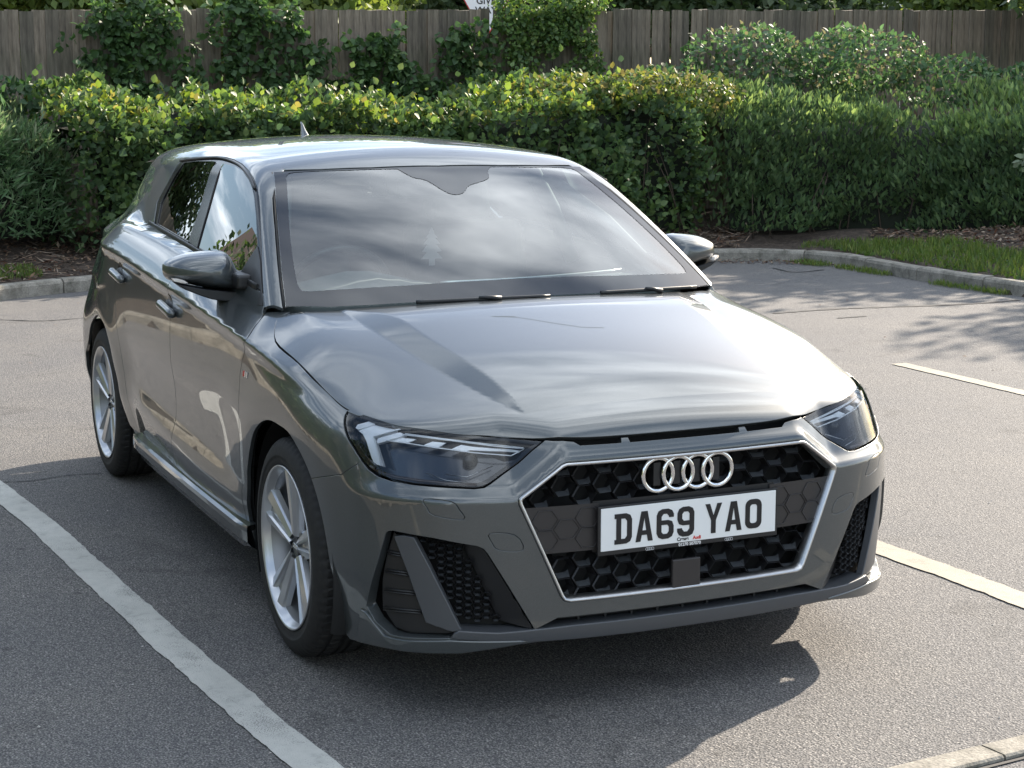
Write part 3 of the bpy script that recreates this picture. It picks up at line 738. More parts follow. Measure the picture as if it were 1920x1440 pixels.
for y in np.arange(-.30, .31, .075): box('lower_grille_bar', (gx(y, .3, .045), y, .25), (.02, .006, .05), black_sat, bumper)
tube('lower_grille_rail', [(gx(y, .3, .04), y, .25) for y in np.linspace(-.36, .36, 15)], .005, black_sat, bumper, seg=6)
# headlamps
hl_top = S(z5((1800, 418), (1600, 402), (1300, 378), (1000, 337), (700, 286), (500, 253), (300, 214), (215, 190), (160, 166), (100, 152), (62, 160)))
hl_side = S(z5((46, 190), (42, 290), (75, 395), (128, 480), (195, 585), (258, 655), (345, 716), (460, 756), (640, 790), (900, 812), (1200, 828), (1270, 820), (1330, 790), (1440, 710), (1590, 600), (1700, 500)))
HLP = np.vstack([hl_top, hl_side])
lamp_in = S(z5((1740, 440), (1580, 420), (1290, 396), (1000, 355), (700, 305), (500, 270), (320, 232), (240, 205), (170, 185), (110, 172), (90, 200), (85, 290), (115, 380), (160, 460), (225, 570), (285, 632), (365, 690), (470, 728), (650, 762), (900, 786), (1190, 800), (1250, 792), (1310, 765), (1420, 690), (1570, 580), (1660, 490)))
for sg in (1, -1):
    hl = empty('headlamp'); hl.parent = car
    def hp(name, mat, poly, **k):
        p, n, f = panel_mesh(poly, CYL, Fn=Flow, **k)
        if sg < 0: p, n, f = mir(p), mir(n), [t[::-1] for t in f]
        return link(name, to_mesh(name, p, n, f), hl, mat)
    hp('lens', lens, HLP, res=.02, off=-.001, gap=.0, flange=0)
    hp('lamp_bezel', black_gloss, HLP, res=.014, off=-.004, gap=.0, flange=.045, holes=(lamp_in,))
    hp('lamp_housing', simple('lamp_housing', base=(.012, .016, .026), rough=.22, coat=.6), HLP, res=.03, off=-.050, gap=-.004, flange=0)
    hp('light_guide', drl_white, S(z5((128, 298), (300, 228), (470, 262), (490, 272), (262, 360), (275, 400), (345, 636), (318, 630), (258, 600), (195, 400), (165, 330))), res=.012, off=-.016, flange=.012)
    hp('light_guide', drl_white, S(z5((305, 385), (515, 315), (565, 340), (380, 402), (306, 425))), res=.012, off=-.012, flange=.012)
    hp('light_guide', drl_white, S(z5((130, 240), (235, 208), (300, 222), (128, 288), (108, 270))), res=.012, off=-.012, flange=.01)
    for q in (((490, 360), (655, 376), (570, 410), (400, 392)), ((812, 400), (935, 412), (850, 458), (722, 438)), ((1080, 432), (1180, 450), (1600, 490), (1590, 500), (1160, 475), (1110, 492), (985, 472))):
        hp('light_segment', drl_white, S(z5(*q)), res=.012, off=-.018, flange=.006)
    def ln(pts, r=.0017, off_=.011, mat=drl_line, nm='light_line'):
        q = S(z5(*pts)); q = q-grad(Flow, q)*off_; tube(nm, q*[1, sg, 1], r, mat, hl, seg=6)
    ln([(545, 275), (480, 292), (380, 325), (268, 362), (285, 430), (312, 540), (338, 634)], .0022)
    ln([(540, 338), (800, 372), (1100, 412), (1400, 452), (1642, 478), (1525, 540), (1200, 512), (800, 460), (560, 422), (385, 400)], .0018)
    ln([(565, 328), (900, 376), (1300, 428), (1635, 466)], .0012)
    ln([(735, 682), (930, 745), (1150, 770)], .0012, .03, alu, 'inner_edge'); ln([(930, 692), (1130, 712), (1380, 610)], .0012, .03, alu, 'inner_edge')
    ln([(250, 640), (340, 695), (480, 738), (700, 772), (1000, 798), (1220, 806)], .005, .006, lamp_rim, 'lamp_lower_rim')
    q = S(z5((1165, 560))); nrm = grad(Flow, q); q = (q-nrm*.038)[0]*[1, sg, 1]
    t = np.linspace(0, 2*math.pi, 25)[:-1]
    rawmesh('projector_lens', [(q[0]+.012*math.cos(u_)*1.0, q[1]+.021*math.sin(u_)*math.cos(v_), q[2]+.021*math.sin(u_)*math.sin(v_)) for u_ in np.linspace(.01, 1.5, 6) for v_ in t], [(i*24+k, i*24+(k+1) % 24, (i+1)*24+(k+1) % 24, (i+1)*24+k) for i in range(5) for k in range(24)], black_gloss, hl, True)
# inner dark shells so that no gap shows daylight
panel('inner_shell', black_mat, np.vstack([[(-3.05, -.8, 1.0), (-.5, -.8, .96), (.3, -.8, .78), (.40, -.8, .72), (.42, -.8, .60)], arc(.03, .40, 40, 170), [(-.42, -.8, .21), (-2.1, -.8, .21)], arc(-2.563, .40, 5, 175), [(-3.0, -.8, .35)]]), SIDE, off=-.020, res=.05, Fn=Flow, flange=0)
fb = bp.copy()
panel('bonnet_inner', black_mat, full, WIND, both=False, res=.06, gap=.01, off=-.02, Fn=Flow, flange=0)
bk = np.vstack([[(.45, -.76, .76)], l_edge[3:], mir(l_edge[3:])[::-1][1:]]); 
V = []; Fc = []
for i, a in enumerate(np.linspace(-66, 66, 40)):
    for z in (.16, .30, .5, .60, .69):
        V.append((.10+(.60-.12*max(0, z-.55)-.10*(z < .4)*0-.10)*math.cos(math.radians(a))*1.15, .80*math.sin(math.radians(a)), z))
for i in range(39):
    for k in range(4): Fc.append((i*5+k, (i+1)*5+k, (i+1)*5+k+1, i*5+k+1))
rawmesh('crash_structure', V, Fc, black_mat, car, True)
box('underbody', (-1.22, 0, .20), (3.6, 1.30, .03), black_mat, car)
box('underbody_edge', (-1.3, 0, .215), (1.75, 1.62, .03), black_mat, car)
# wheel arches
for sg in (-1, 1):
    for cx_ in (.03, -2.563):
        V = []; Fc = []
        for a in np.linspace(-25, 205, 40):
            for y, r_ in ((.835 if cx_ > -1 else .80, .366), (.82 if cx_ > -1 else .79, .376), (.60, .378), (.60, .05)): V.append((cx_+r_*math.cos(math.radians(a)), sg*y, .3125+r_*math.sin(math.radians(a))))
        for i in range(39):
            for k in range(3): Fc.append((i*4+k, (i+1)*4+k, (i+1)*4+k+1, i*4+k+1))
        rawmesh('arch_liner', V, Fc, black_mat, car, True)
# side skirt blade
for sg in (-1, 1):
    xs_ = np.linspace(-.36, -1.95, 40); V = []; Fc = []
    for i, x in enumerate(xs_):
        e = min(1, (x+1.97)/.14, (-.345-x)/.10); e = max(e, .05); yb = -.856+.004*((x+1.1)/.8)**2
        sec = [(yb+.03, .291), (yb-.002*e, .288), (yb-.012*e, .281), (yb-.0135*e, .268), (yb-.006*e, .236), (yb+.010, .206+.02*(1-e)), (yb+.05, .20)]
        V += [(x, (-y_ if sg > 0 else y_), z_) for y_, z_ in sec]
    for i in range(39):
        for k in range(6): q = (i*7+k, (i+1)*7+k, (i+1)*7+k+1, i*7+k+1); Fc.append(q if sg < 0 else q[::-1])
    rawmesh('side_skirt', V, Fc, paint, car, False)
# ------------------------------------------------------------------ wheels
barrelm = simple('shaded_barrel_alloy', base=(.22, .225, .235), metal=.8, rough=.4)  # rim alloy darkened, shade inside the wheel put into the colour
def build_wheel(cx_, sg):
    wh = empty('wheel', (cx_, sg*(.747 if cx_ > -1 else .738), .3125)); wh.parent = car; wh.rotation_euler = (0, WROT[(cx_, sg)], 0)
    # profile from inner bead over the tread to the outer bead; +y is outward here, mirrored by scale in data
    R = .3125; pr = [(-.095, .205), (-.104, .232), (-.107, .262), (-.101, .287), (-.090, .303)]
    tread = [(-.080, .3095), (-.060, .3118), (-.058, .3060), (-.050, .3060), (-.048, .3122), (-.020, .3125), (-.018, .3060), (-.008, .3060), (-.006, .3125), (.006, .3125), (.008, .3060), (.018, .3060), (.020, .3125), (.048, .3122), (.050, .3060), (.058, .3060), (.060, .3118), (.080, .3095)]
    side = [(.090, .3035), (.098, .293), (.1035, .281), (.1062, .268), (.1072, .262), (.1072, .2585), (.1055, .257), (.1045, .248), (.103, .240), (.0995, .2345), (.096, .2310)]
    P = pr+tread+side; seg = 288; k = len(P); V = []
    nl = 72
    for i in range(seg):
        t = 2*math.pi*i/seg; ph = i % 4
        for j, (y, r) in enumerate(P):
            rr_ = r
            if ph == 0 and (abs(y) > .06 and abs(y) < .095): rr_ -= .004
            elif ph == 2 and .02 <= abs(y) <= .048 and r > .31: rr_ -= .004
            V.append((rr_*math.cos(t), sg*y, rr_*math.sin(t)))
    Fc = []
    for i in range(seg):
        j2 = (i+1) % seg
        for q in range(k-1): f_ = (i*k+q, i*k+q+1, j2*k+q+1, j2*k+q); Fc.append(f_ if sg > 0 else f_[::-1])
    ty = rawmesh('tyre', V, Fc, rubber, wh, False)
    ty.data.polygons.foreach_set('use_smooth', [(q % (k-1)) >= 22 or (q % (k-1)) < 4 for q in range(len(Fc))])
    # rim barrel and lip
    rp_ = [(.100, .2325), (.1035, .2335), (.1055, .2325), (.1055, .2295), (.101, .2265), (.094, .2235), (.080, .2165), (.055, .2065), (.02, .200), (-.06, .196), (-.095, .205), (-.095, .212)]
    if sg < 0: rp_ = [(-a, b) for a, b in rp_]
    rim = lathe('rim', rp_[:7], silver, wh, seg=120); lathe('barrel', rp_[6:], barrelm, wh, seg=120)
    # spokes : five arms, each a pair of blades that runs from the hub to the rim
    def spoke(side_, a0):
        # blade centre line in (radius, tangential offset), thick edges
        V = []; rs = np.linspace(.034, .2225, 15); Fc = []
        for r_ in rs:
            u_ = (r_-.034)/.188
            c0 = side_*(.013+.028*u_)             # tangential offset of the blade centre
            wd = .0095+.0085*u_                             # half width on the face
            yf = .078+.014*u_       # face height (dished)
            yb = yf-.024
            tw = -.0030*side_
            sec = [(c0-wd*1.25, yb), (c0-wd-.0005, yf-.006+(-tw)), (c0-wd+.0035, yf-tw), (c0+wd-.0035, yf+tw), (c0+wd+.0005, yf-.006+tw), (c0+wd*1.25, yb)]
            for tt, y in sec:
                ang = a0+tt/max(r_, .05)*1.0
                ang = a0+math.atan2(tt, r_); rr_ = math.hypot(tt, r_)
                V.append((rr_*math.cos(ang), sg*y, rr_*math.sin(ang)))
        for i in range(len(rs)-1):
            for q in range(5): f_ = (i*6+q, i*6+q+1, (i+1)*6+q+1, (i+1)*6+q); Fc.append(f_[::-1] if sg > 0 else f_)
        return V, Fc
    for s_ in range(5):
        a0 = math.radians(72*s_+90)
        V = []; Fc = []
        for side_ in (-1, 1):
            v, f = spoke(side_, a0); kk = len(V); V += v; Fc += [tuple(a+kk for a in q) for q in f]
        # web between the two blades, lower than the faces
        kk = len(V); rs = np.linspace(.05, .2225, 12)
        for r_ in rs:
            u_ = (r_-.034)/.188; c0 = .028*u_+.013; yy_ = .068+.014*u_
            for tt in (-c0, 0, c0): V.append((math.hypot(tt, r_)*math.cos(a0+math.atan2(tt, r_)), sg*(yy_-(.006 if tt == 0 else 0)), math.hypot(tt, r_)*math.sin(a0+math.atan2(tt, r_))))
        if True:
            for i in range(11): 
                for q in range(2): f_ = (kk+i*3+q, kk+i*3+q+1, kk+(i+1)*3+q+1, kk+(i+1)*3+q); Fc.append(f_[::-1] if sg > 0 else f_)
        rawmesh('spoke', V, Fc, silver, wh, False)
    hubp = [(.0, .0), (.076, .0), (.076, .0)]
    lathe('hub', [(sg*a, b) for a, b in [(.040, .062), (.062, .058), (.0665, .050), (.0660, .034), (.060, .030)]], silver, wh, seg=48)
    lathe('centre_cap', [(sg*a, b) for a, b in [(.060, .030), (.0725, .029), (.0735, .026), (.0715, .0245), (.0722, .0001)]], grey_sat, wh, seg=40)
    for k in range(4):
        t = np.linspace(0, 2*math.pi, 17)[:-1]; tube('cap_ring', np.c_[(k-1.5)*.0095+.0068*np.cos(t), sg*.0732+0*t, .0068*np.sin(t)], .0011, chrome, wh, seg=5, closed=True, flat=(0, 1, 0))
    for k in range(5):
        a = math.radians(72*k+90+36); lathe_ = [(sg*.052, .0095), (sg*.068, .0085), (sg*.070, .006), (sg*.0695, .0001)]
        o = lathe('wheel_bolt', lathe_, steel, wh, seg=6, smooth=False); o.location = (.048*math.cos(a), 0, .048*math.sin(a))
    lathe('brake_disc', [(sg*a, b) for a, b in [(.005, .06), (.012, .075), (.012, .138), (-.012, .138), (-.012, .075)]], steel, wh, seg=64)
    cal = box('brake_caliper', (-.10 if cx_ > -1 else .10, sg*.01, .06), (.07, .07, .13), black_mat, wh, bev=.008)
    lathe('valve', [(sg*.092, .003), (sg*.100, .003)], black_mat, wh, seg=6).location = (.19, 0, .02)
    return wh
WROT = {(0.02, -1): .05, (0.02, 1): .9, (-2.563, -1): .12, (-2.563, 1): .4}
for cx_ in (.02, -2.563):
    for sg in (-1, 1): build_wheel(cx_, sg)
# ------------------------------------------------------------------ door mirrors
def yz(uv, x=-.70):
    d = rays(uv); t = (x-CP[0])/d[:, 0]; return (CP+d*t[:, None])[:, 1:]
mo = yz(z3((594, 950), (602, 925), (640, 899), (690, 876), (740, 860), (820, 846), (900, 837), (950, 836), (990, 841), (1015, 855), (1034, 876), (1060, 925), (1085, 982), (1090, 1035), (1090, 1085), (1060, 1096), (1000, 1099), (920, 1092), (850, 1084), (740, 1062), (640, 1042), (606, 1015), (596, 985)))
mo = cr3(np.c_[0*mo[:, 0], mo], closed=True, n=3)[:, 1:]
for sg in (1, -1):
    mr = empty('door_mirror'); mr.parent = car
    c = mo.mean(0); V = []; Fc = []; n_ = len(mo); K = 11
    for k in range(K):
        s_ = math.sin(math.pi/2*(1-k/(K-.6)))            # 1 .. ~0
        s_ = max(s_, .02); dep = .125*(1-s_**2.6)**(1/2.0)
        cc_ = c+np.array([.012, -.006])*(1-s_)
        for q in mo:
            v = cc_+(q-c)*s_; V.append((-.765+dep-.10*max(0, (-.86-v[0]))*1.0, v[0], v[1]))
    for k in range(K-1):
        for i in range(n_): j = (i+1) % n_; Fc.append((k*n_+i, k*n_+j, (k+1)*n_+j, (k+1)*n_+i))
    Fc.append(tuple((K-1)*n_+i for i in range(n_)))
    V = np.array(V)*[1, sg, 1]; 
    if sg > 0: Fc = [f[::-1] for f in Fc]
    # rear rim turned in
    hs = rawmesh('mirror_housing', V, Fc, paint, mr, True)
    md = hs.modifiers.new('weld', 'WELD'); md.merge_threshold = .0005
    rimv = [(-.765-.10*max(0, (-.86-q[0])), q[0], q[1]) for q in mo]; inr = [(-.770-.10*max(0, (-.86-q[0])), *(c+(q-c)*.90)) for q in mo]; bk_ = [(-.752, *(c+(q-c)*.86)) for q in mo]
    V = np.array(rimv+inr+bk_)*[1, sg, 1]; Fc = [(a*n_+i, a*n_+(i+1) % n_, (a+1)*n_+(i+1) % n_, (a+1)*n_+i) for a in range(2) for i in range(n_)]
    rawmesh('mirror_bezel', V, Fc, black_sat, mr, True)
    rawmesh('mirror_glass', [(-.758, *(c+(q-c)*.88)) for q in mo] if sg > 0 else [(-.758, -(c+(q-c)*.88)[0], (c+(q-c)*.88)[1]) for q in mo], [tuple(range(n_))], chrome, mr)
    # black lower shell and arm
    low = yz(z3((640, 1042), (740, 1062), (850, 1084), (1000, 1099), (1090, 1096), (1100, 1082), (1190, 1106), (1196, 1120), (1150, 1150), (1060, 1170), (960, 1168), (880, 1156), (800, 1128), (700, 1085)))
    V = [(-.755, *q) for q in low]+[(-.675, *(low.mean(0)+(q-low.mean(0))*[1, .92])) for q in low]; m_ = len(low)
    V = np.array(V)*[1, sg, 1]; Fc = [tuple(range(m_)), tuple(range(m_, 2*m_))[::-1]]+[(i, m_+i, m_+(i+1) % m_, (i+1) % m_) for i in range(m_)]
    if sg < 0: Fc = [f[::-1] for f in Fc]
    o = rawmesh('mirror_base', V, Fc, black_sat, mr, False); md = o.modifiers.new('b', 'BEVEL'); md.width = .006; md.segments = 2; md.limit_method = 'ANGLE'
    box('mirror_foot', (-.66, sg*-.775, 1.0), (.14, .05, .045), black_sat, mr, bev=.01)
    il = yz(z3((640, 1022), (672, 1021), (705, 1030), (726, 1046), (690, 1050), (650, 1040)), -.66); m_ = len(il)
    xi = [-.690, -.676, -.664, -.656, -.672, -.684]
    V = np.array([(x+.004, *q) for x, q in zip(xi, il)]+[(x-.02, *q) for x, q in zip(xi, il)])*[1, sg, 1]
    rawmesh('indicator', V, [tuple(range(m_))]+[(i, m_+i, m_+(i+1) % m_, (i+1) % m_) for i in range(m_)], orange_pl, mr)
    # black sail panel at the foot of the pillar
sail = np.vstack([surf(z3((1198, 800), (1216, 900), (1228, 1100), (1236, 1200), (1200, 1195))), [belt_pt(-.47, .01), belt_pt(-.70, .02)]])
panel('sail_panel', black_sat, sail, SIDE, res=.03, off=.002, Fn=Fgr, flange=.006)
# ------------------------------------------------------------------ handles
for (px, py), nm in ((z6((848, 1010))[0], 1), (z6((308, 650))[0], 2)):
    p0 = surf([(px, py)])[0]
    for sg in (1, -1):
        dh = empty('door_handle'); dh.parent = car
        xs_ = np.linspace(p0[0]+.040, p0[0]+.235, 18); V = []
        zc_ = p0[2]+.006
        q = trace(Flow, np.c_[xs_, 0*xs_-1.1, 0*xs_+zc_], (0, 1, 0)); e = np.clip(np.minimum((xs_-xs_[0])/.025, (xs_[-1]-xs_)/.03), 0, 1); e = np.sqrt(1-(1-e)**2)
        q[:, 1] -= .004+.012*e; q[:, 2] += -.02*np.linspace(0, 1, 18)
        tube('grip', q*[1, sg, 1], np.c_[.008+.008*e, .008+.009*e], paint, dh, seg=14)
        t = np.linspace(0, 2*math.pi, 25)[:-1]
        cup = np.c_[p0[0]+.140+.036*np.cos(t), 0*t-1.1, zc_+.006+.036*np.sin(t)]; cu = trace(Flow, cup, (0, 1, 0)); n_ = len(t); cc_ = cu.mean(0)
        V = [v-np.array([0, .0012, 0]) for v in cu]+[cc_+(v-cc_)*.8+np.array([0, .014, 0]) for v in cu]+[cc_+(v-cc_)*.35+np.array([0, .024, 0]) for v in cu]
        # flat dark disc on the skin, shade of the recess put into its colour
        V = [cc_+(v-cc_)*s_+np.array([0, -dd, 0]) for s_, dd in ((1, .0004), (.95, .0010), (.85, .0006), (.5, .0005)) for v in cu]
        Fc = [(a*n_+i, a*n_+(i+1) % n_, (a+1)*n_+(i+1) % n_, (a+1)*n_+i) for a in range(3) for i in range(n_)]+[tuple(3*n_+i for i in range(n_))]
        V = np.array(V)*[1, sg, 1]
        rawmesh('handle_recess_shade', V, Fc, black_gloss, dh, True)
# sill badge : small emblem on the wing
b0 = surf([(457, 672), (471, 681)])
for sg in (1, -1):
    bd = empty('wing_badge'); bd.parent = car
    for k in range(3):
        x = b0[0][0]+.006+.018*k; y = -.869
        q = trace(Flow, np.array([[x, -1.1, .760]]), (0, 1, 0))[0]
        rawmesh('badge_bar', np.array([(x-.008, q[1]-.002, .749), (x+.004, q[1]-.002, .749), (x+.009, q[1]-.002, .766), (x-.003, q[1]-.002, .766), (x-.008, q[1]+.002, .749), (x+.004, q[1]+.002, .749), (x+.009, q[1]+.002, .766), (x-.003, q[1]+.002, .766)])*[1, sg, 1], [(0, 1, 2, 3), (0, 4, 5, 1), (1, 5, 6, 2), (2, 6, 7, 3), (3, 7, 4, 0)], red_ink if k == 0 else chrome, bd)
# wipers
def wiper(a, b, piv, nm):
    wp_ = empty('windscreen_wiper'); wp_.parent = car
    q = surf([a, ((a[0]*.67+b[0]*.33), a[1]*.67+b[1]*.33), ((a[0]*.33+b[0]*.67), a[1]*.33+b[1]*.67), b], Fgr); q = cr3(q, n=5); q = q+grad(Fgr, q)*.007
    tube('blade', q, np.tile([[.0045, .006]], (len(q), 1)), black_sat, wp_, seg=8)
    pv = surf([piv], Fgr)[0]+np.array([.02, 0, .004]); m_ = q[int(len(q)*.45)]+np.array([.004, 0, .006])
    tube('arm', [m_, m_*.6+pv*.4+np.array([0, 0, .002]), pv], [.004, .006, .009], black_sat, wp_, seg=8)
wiper((780, 570), (1030, 558.5), (935, 561), 0)
wiper((1125, 552), (1303, 541), (1235, 547), 1)
# antenna fin on the roof
af = empty('roof_antenna', (-2.40, 0, float(roof(-2.4))-.004)); af.parent = car
V = []; Fc = []
for k, (s_, h_, o_) in enumerate(((1, 0, 0), (.86, .012, -.004), (.55, .030, -.018), (.28, .055, -.034), (.12, .066, -.045))):
    for t in np.linspace(0, 2*math.pi, 17)[:-1]: V.append((o_+.045*s_*math.cos(t), .016*s_*math.sin(t), h_*.95))
for k in range(4):
    for i in range(16): Fc.append((k*16+i, k*16+(i+1) % 16, (k+1)*16+(i+1) % 16, (k+1)*16+i))
Fc.append(tuple(64+i for i in range(16))); rawmesh('fin', V, Fc, paint, af, True)
# ------------------------------------------------------------------ tail
tg = [(-3.05, -.70, 1.05), (-3.05, -.52, 1.30), (-3.1, 0, 1.32)]
tl_o = np.array([(0, -.60, .50), (0, -.66, .75), (0, -.66, .98), (0, -.62, 1.06), (0, -.50, 1.28), (0, -.25, 1.305), (0, 0, 1.31)])
tl = np.vstack([tl_o, mir(tl_o)[::-1][1:]])
panel('tailgate', paint, tl, REAR, both=False, res=.03, gap=.003, holes=(np.array([(0, -.55, 1.05), (0, .55, 1.05), (0, .45, 1.26), (0, -.45, 1.26)]),))
panel('rear_window', glass_dark, np.array([(0, -.55, 1.05), (0, .55, 1.05), (0, .45, 1.26), (0, -.45, 1.26)]), REAR, both=False, res=.05, off=-.004)
rb = np.array([(0, -.80, .25), (0, -.80, .60), (0, -.66, .60), (0, -.60, .48), (0, .60, .48), (0, .66, .60), (0, .80, .60), (0, .80, .25)])
panel('rear_bumper', paint, rb, REAR, both=False, res=.025, gap=.003, Fn=Flow)
rq = arc(-2.563, RA+.002, 40, -12)[::-1]; rq = rq[rq[:, 0] < 9]
raq = np.array([(-2.563-(RA+.002)*math.cos(math.radians(a)), -.85, .3125+(RA+.002)*math.sin(math.radians(a))) for a in np.linspace(-12, 38, 10)])
panel('rear_bumper_corner', paint, np.vstack([raq, [(-2.95, -.82, .565), (-3.12, -.7, .60), (-3.13, -.7, .25)]]), Orth((.5, .85, 0), 2.2), res=.02, gap=.002, Fn=Flow)
panel('rear_lamp', lamp_red, np.array([(-3.03, -.78, .66), (-3.03, -.77, .84), (-3.05, -.72, .90), (-3.13, -.64, .90), (-3.14, -.64, .68)]), Orth((.8, .6, 0), 2.6), res=.02, gap=.003, off=.002, Fn=Flow)
# ------------------------------------------------------------------ cabin
cab = empty('cabin'); cab.parent = car
def loft(name, secs, mat, par, smooth=True):
    n_ = len(secs[0]); V = [v for s_ in secs for v in s_]; Fc = [(i*n_+k, i*n_+(k+1) % n_, (i+1)*n_+(k+1) % n_, (i+1)*n_+k) for i in range(len(secs)-1) for k in range(n_)]+[tuple(range(n_))[::-1], tuple((len(secs)-1)*n_+k for k in range(n_))]
    return rawmesh(name, V, Fc, mat, par, smooth)
ys = np.linspace(-.70, .70, 20)
secs = []
for y in ys:
    hood_ = .055*math.exp(-((y+.37)/.17)**2); x0 = -.30-.33*y*y
    secs.append([(x0, y, .90), (x0-.02, y, .945), (x0-.22, y, .958+hood_*.4), (x0-.36, y, .955+hood_), (x0-.44, y, .93+hood_), (x0-.46, y, .80), (x0-.40, y, .62), (x0-.05, y, .62)])
loft('dashboard', secs, interior, cab)
t = np.linspace(0, 2*math.pi, 41)[:-1]; sw = np.c_[-.92+.075*np.sin(t), -.37+.185*np.cos(t), .90+.168*np.sin(t)]
tube('steering_wheel', sw, .014, black_sat, cab, seg=8, closed=True)
box('wheel_hub', (-.90, -.37, .885), (.06, .16, .12), black_sat, cab, bev=.02)
tube('steering_column', [(-.90, -.37, .885), (-.72, -.37, .84)], .035, black_sat, cab)
def seat(x, y, nm='front_seat'):
    st = empty('seat', (x, y, 0)); st.parent = cab
    box('cushion', (0, 0, .50), (.50, .50, .16), seat_m, st, bev=.05)
    c_, s_ = math.cos(-.25), math.sin(-.25); rt = [[c_, 0, s_], [0, 1, 0], [-s_, 0, c_]]
    box('backrest', (-.34, 0, .80), (.13, .48, .62), seat_m, st, rot=rt, bev=.05)
    box('headrest', (-.47, 0, 1.175), (.10, .26, .16), seat_m, st, rot=rt, bev=.04)
seat(-1.15, -.36); seat(-1.15, .36)
box('rear_bench', (-2.15, 0, .55), (.50, 1.20, .18), seat_m, cab, bev=.05); box('rear_backrest', (-2.48, 0, .86), (.14, 1.20, .56), seat_m, cab, bev=.05)
box('cabin_floor', (-1.5, 0, .34), (2.2, 1.36, .04), black_mat, cab); box('boot_cover', (-2.75, 0, .93), (.5, 1.1, .03), black_mat, cab)
hl_ = [(x, y) for x, y in rl]; V = []; Fc = []
for i, x in enumerate(np.linspace(-1.0, -2.95, 14)):
    for y in np.linspace(-.55, .55, 9): V.append((x, y, float(roof(x))-.13*y*y-.035))
for i in range(13):
    for k in range(8): Fc.append((i*9+k, i*9+k+1, (i+1)*9+k+1, (i+1)*9+k))
rawmesh('headlining', V, Fc, simple('headlining', base=(.5, .5, .48), rough=.9), cab, True)
box('interior_mirror', (-1.00, 0, 1.255), (.03, .24, .065), black_sat, cab, bev=.012); box('mirror_stalk', (-.97, 0, 1.30), (.03, .04, .07), black_sat, cab)
box('camera_housing', (-.985, 0, 1.285), (.10, .10, .05), black_sat, cab, bev=.01)
tube('dash_trim', [( -.66-.33*y*y, y, .962) for y in np.linspace(-.1, .66, 12)], .006, alu, cab, seg=6)
# pillars inside
for sg in (-1, 1):
    tube('pillar_trim', [(-.50, sg*.68, .93), (-.80, sg*.585, 1.14), (-1.08, sg*.49, 1.285)], .022, interior, cab)
    tube('pillar_trim', [(XS-.06, sg*.71, .95), (XS-.08, sg*.63, 1.15), (XS-.10, sg*.54, 1.32)], .03, interior, cab)
# air freshener hanging from the mirror
fr_ = empty('air_freshener', (-.93, -.02, 1.20)); tag(fr_, 'pale tree shaped air freshener hanging behind the windscreen of the grey car', 'air freshener')
out_ = [(0, .070), (.012, .050), (.008, .050), (.024, .030), (.014, .030), (.034, .006), (.018, .006), (.040, -.022), (.020, -.024), (.044, -.050), (.012, -.050), (.012, -.075), (-.012, -.075), (-.012, -.050), (-.044, -.050), (-.020, -.024), (-.040, -.022), (-.018, .006), (-.034, .006), (-.014, .030), (-.024, .030), (-.008, .050), (-.012, .050)]
m_ = len(out_); s2 = .9
rawmesh('card', [(.001, a*s2, -.14+b*s2) for a, b in out_]+[(-.001, a*s2, -.14+b*s2) for a, b in out_], [tuple(range(m_)), tuple(range(m_, 2*m_))[::-1]]+[(i, m_+i, m_+(i+1) % m_, (i+1) % m_) for i in range(m_)], simple('freshener_card', base=(.42, .38, .39), rough=.6), fr_)
tube('cord', [(0, 0, .05), (0, 0, -.075)], .0012, white_ink, fr_, seg=5)
# ------------------------------------------------------------------ ground
def M_asphalt():
    b = MB('asphalt').set(rough=.85)
    co = b.scaled((1, 1, 1))
    v = b.tex('Voronoi', 150, vec=co); n1 = b.tex('Noise', 190, 4, .65, vec=co); n2 = b.tex('Noise', 1.3, 5, .6, vec=co); n3 = b.tex('Noise', 60, 4, .7, vec=co)
    c1 = b.ramp(n1.outputs[0], (.36, (.032, .033, .035)), (.50, (.108, .107, .107)), (.64, (.30, .294, .283)))
    c2 = b.ramp(v.outputs['Color'], (.1, (.55, .55, .57)), (.9, (1.35, 1.3, 1.25)))
    c = b.mix(1.0, c1, c2, 'MULTIPLY')
    c = b.mix(1.0, c, b.ramp(n3.outputs[0], (.3, .72), (.7, 1.22)), 'MULTIPLY')
    c = b.mix(1.0, c, b.ramp(n2.outputs[0], (.3, (.86, .87, .9)), (.7, (1.12, 1.1, 1.07))), 'MULTIPLY')
    n5 = b.tex('Noise', 2.6, 6, .55, vec=co, dist=.8); c = b.mix(1.0, c, b.ramp(n5.outputs[0], (.60, 1.0), (.70, .74)), 'MULTIPLY')
    v5 = b.tex('Voronoi', 5.5, vec=co); c = b.mix(1.0, c, b.ramp(v5.outputs['Distance'], (.05, .62), (.10, 1.0)), 'MULTIPLY')
    b.L.new(c, b.p.inputs['Base Color'])
    h = b.mix(.5, v.outputs['Distance'], n1.outputs[0]); b.bump(h, .9, .006)
    return b.m
asphalt = M_asphalt()
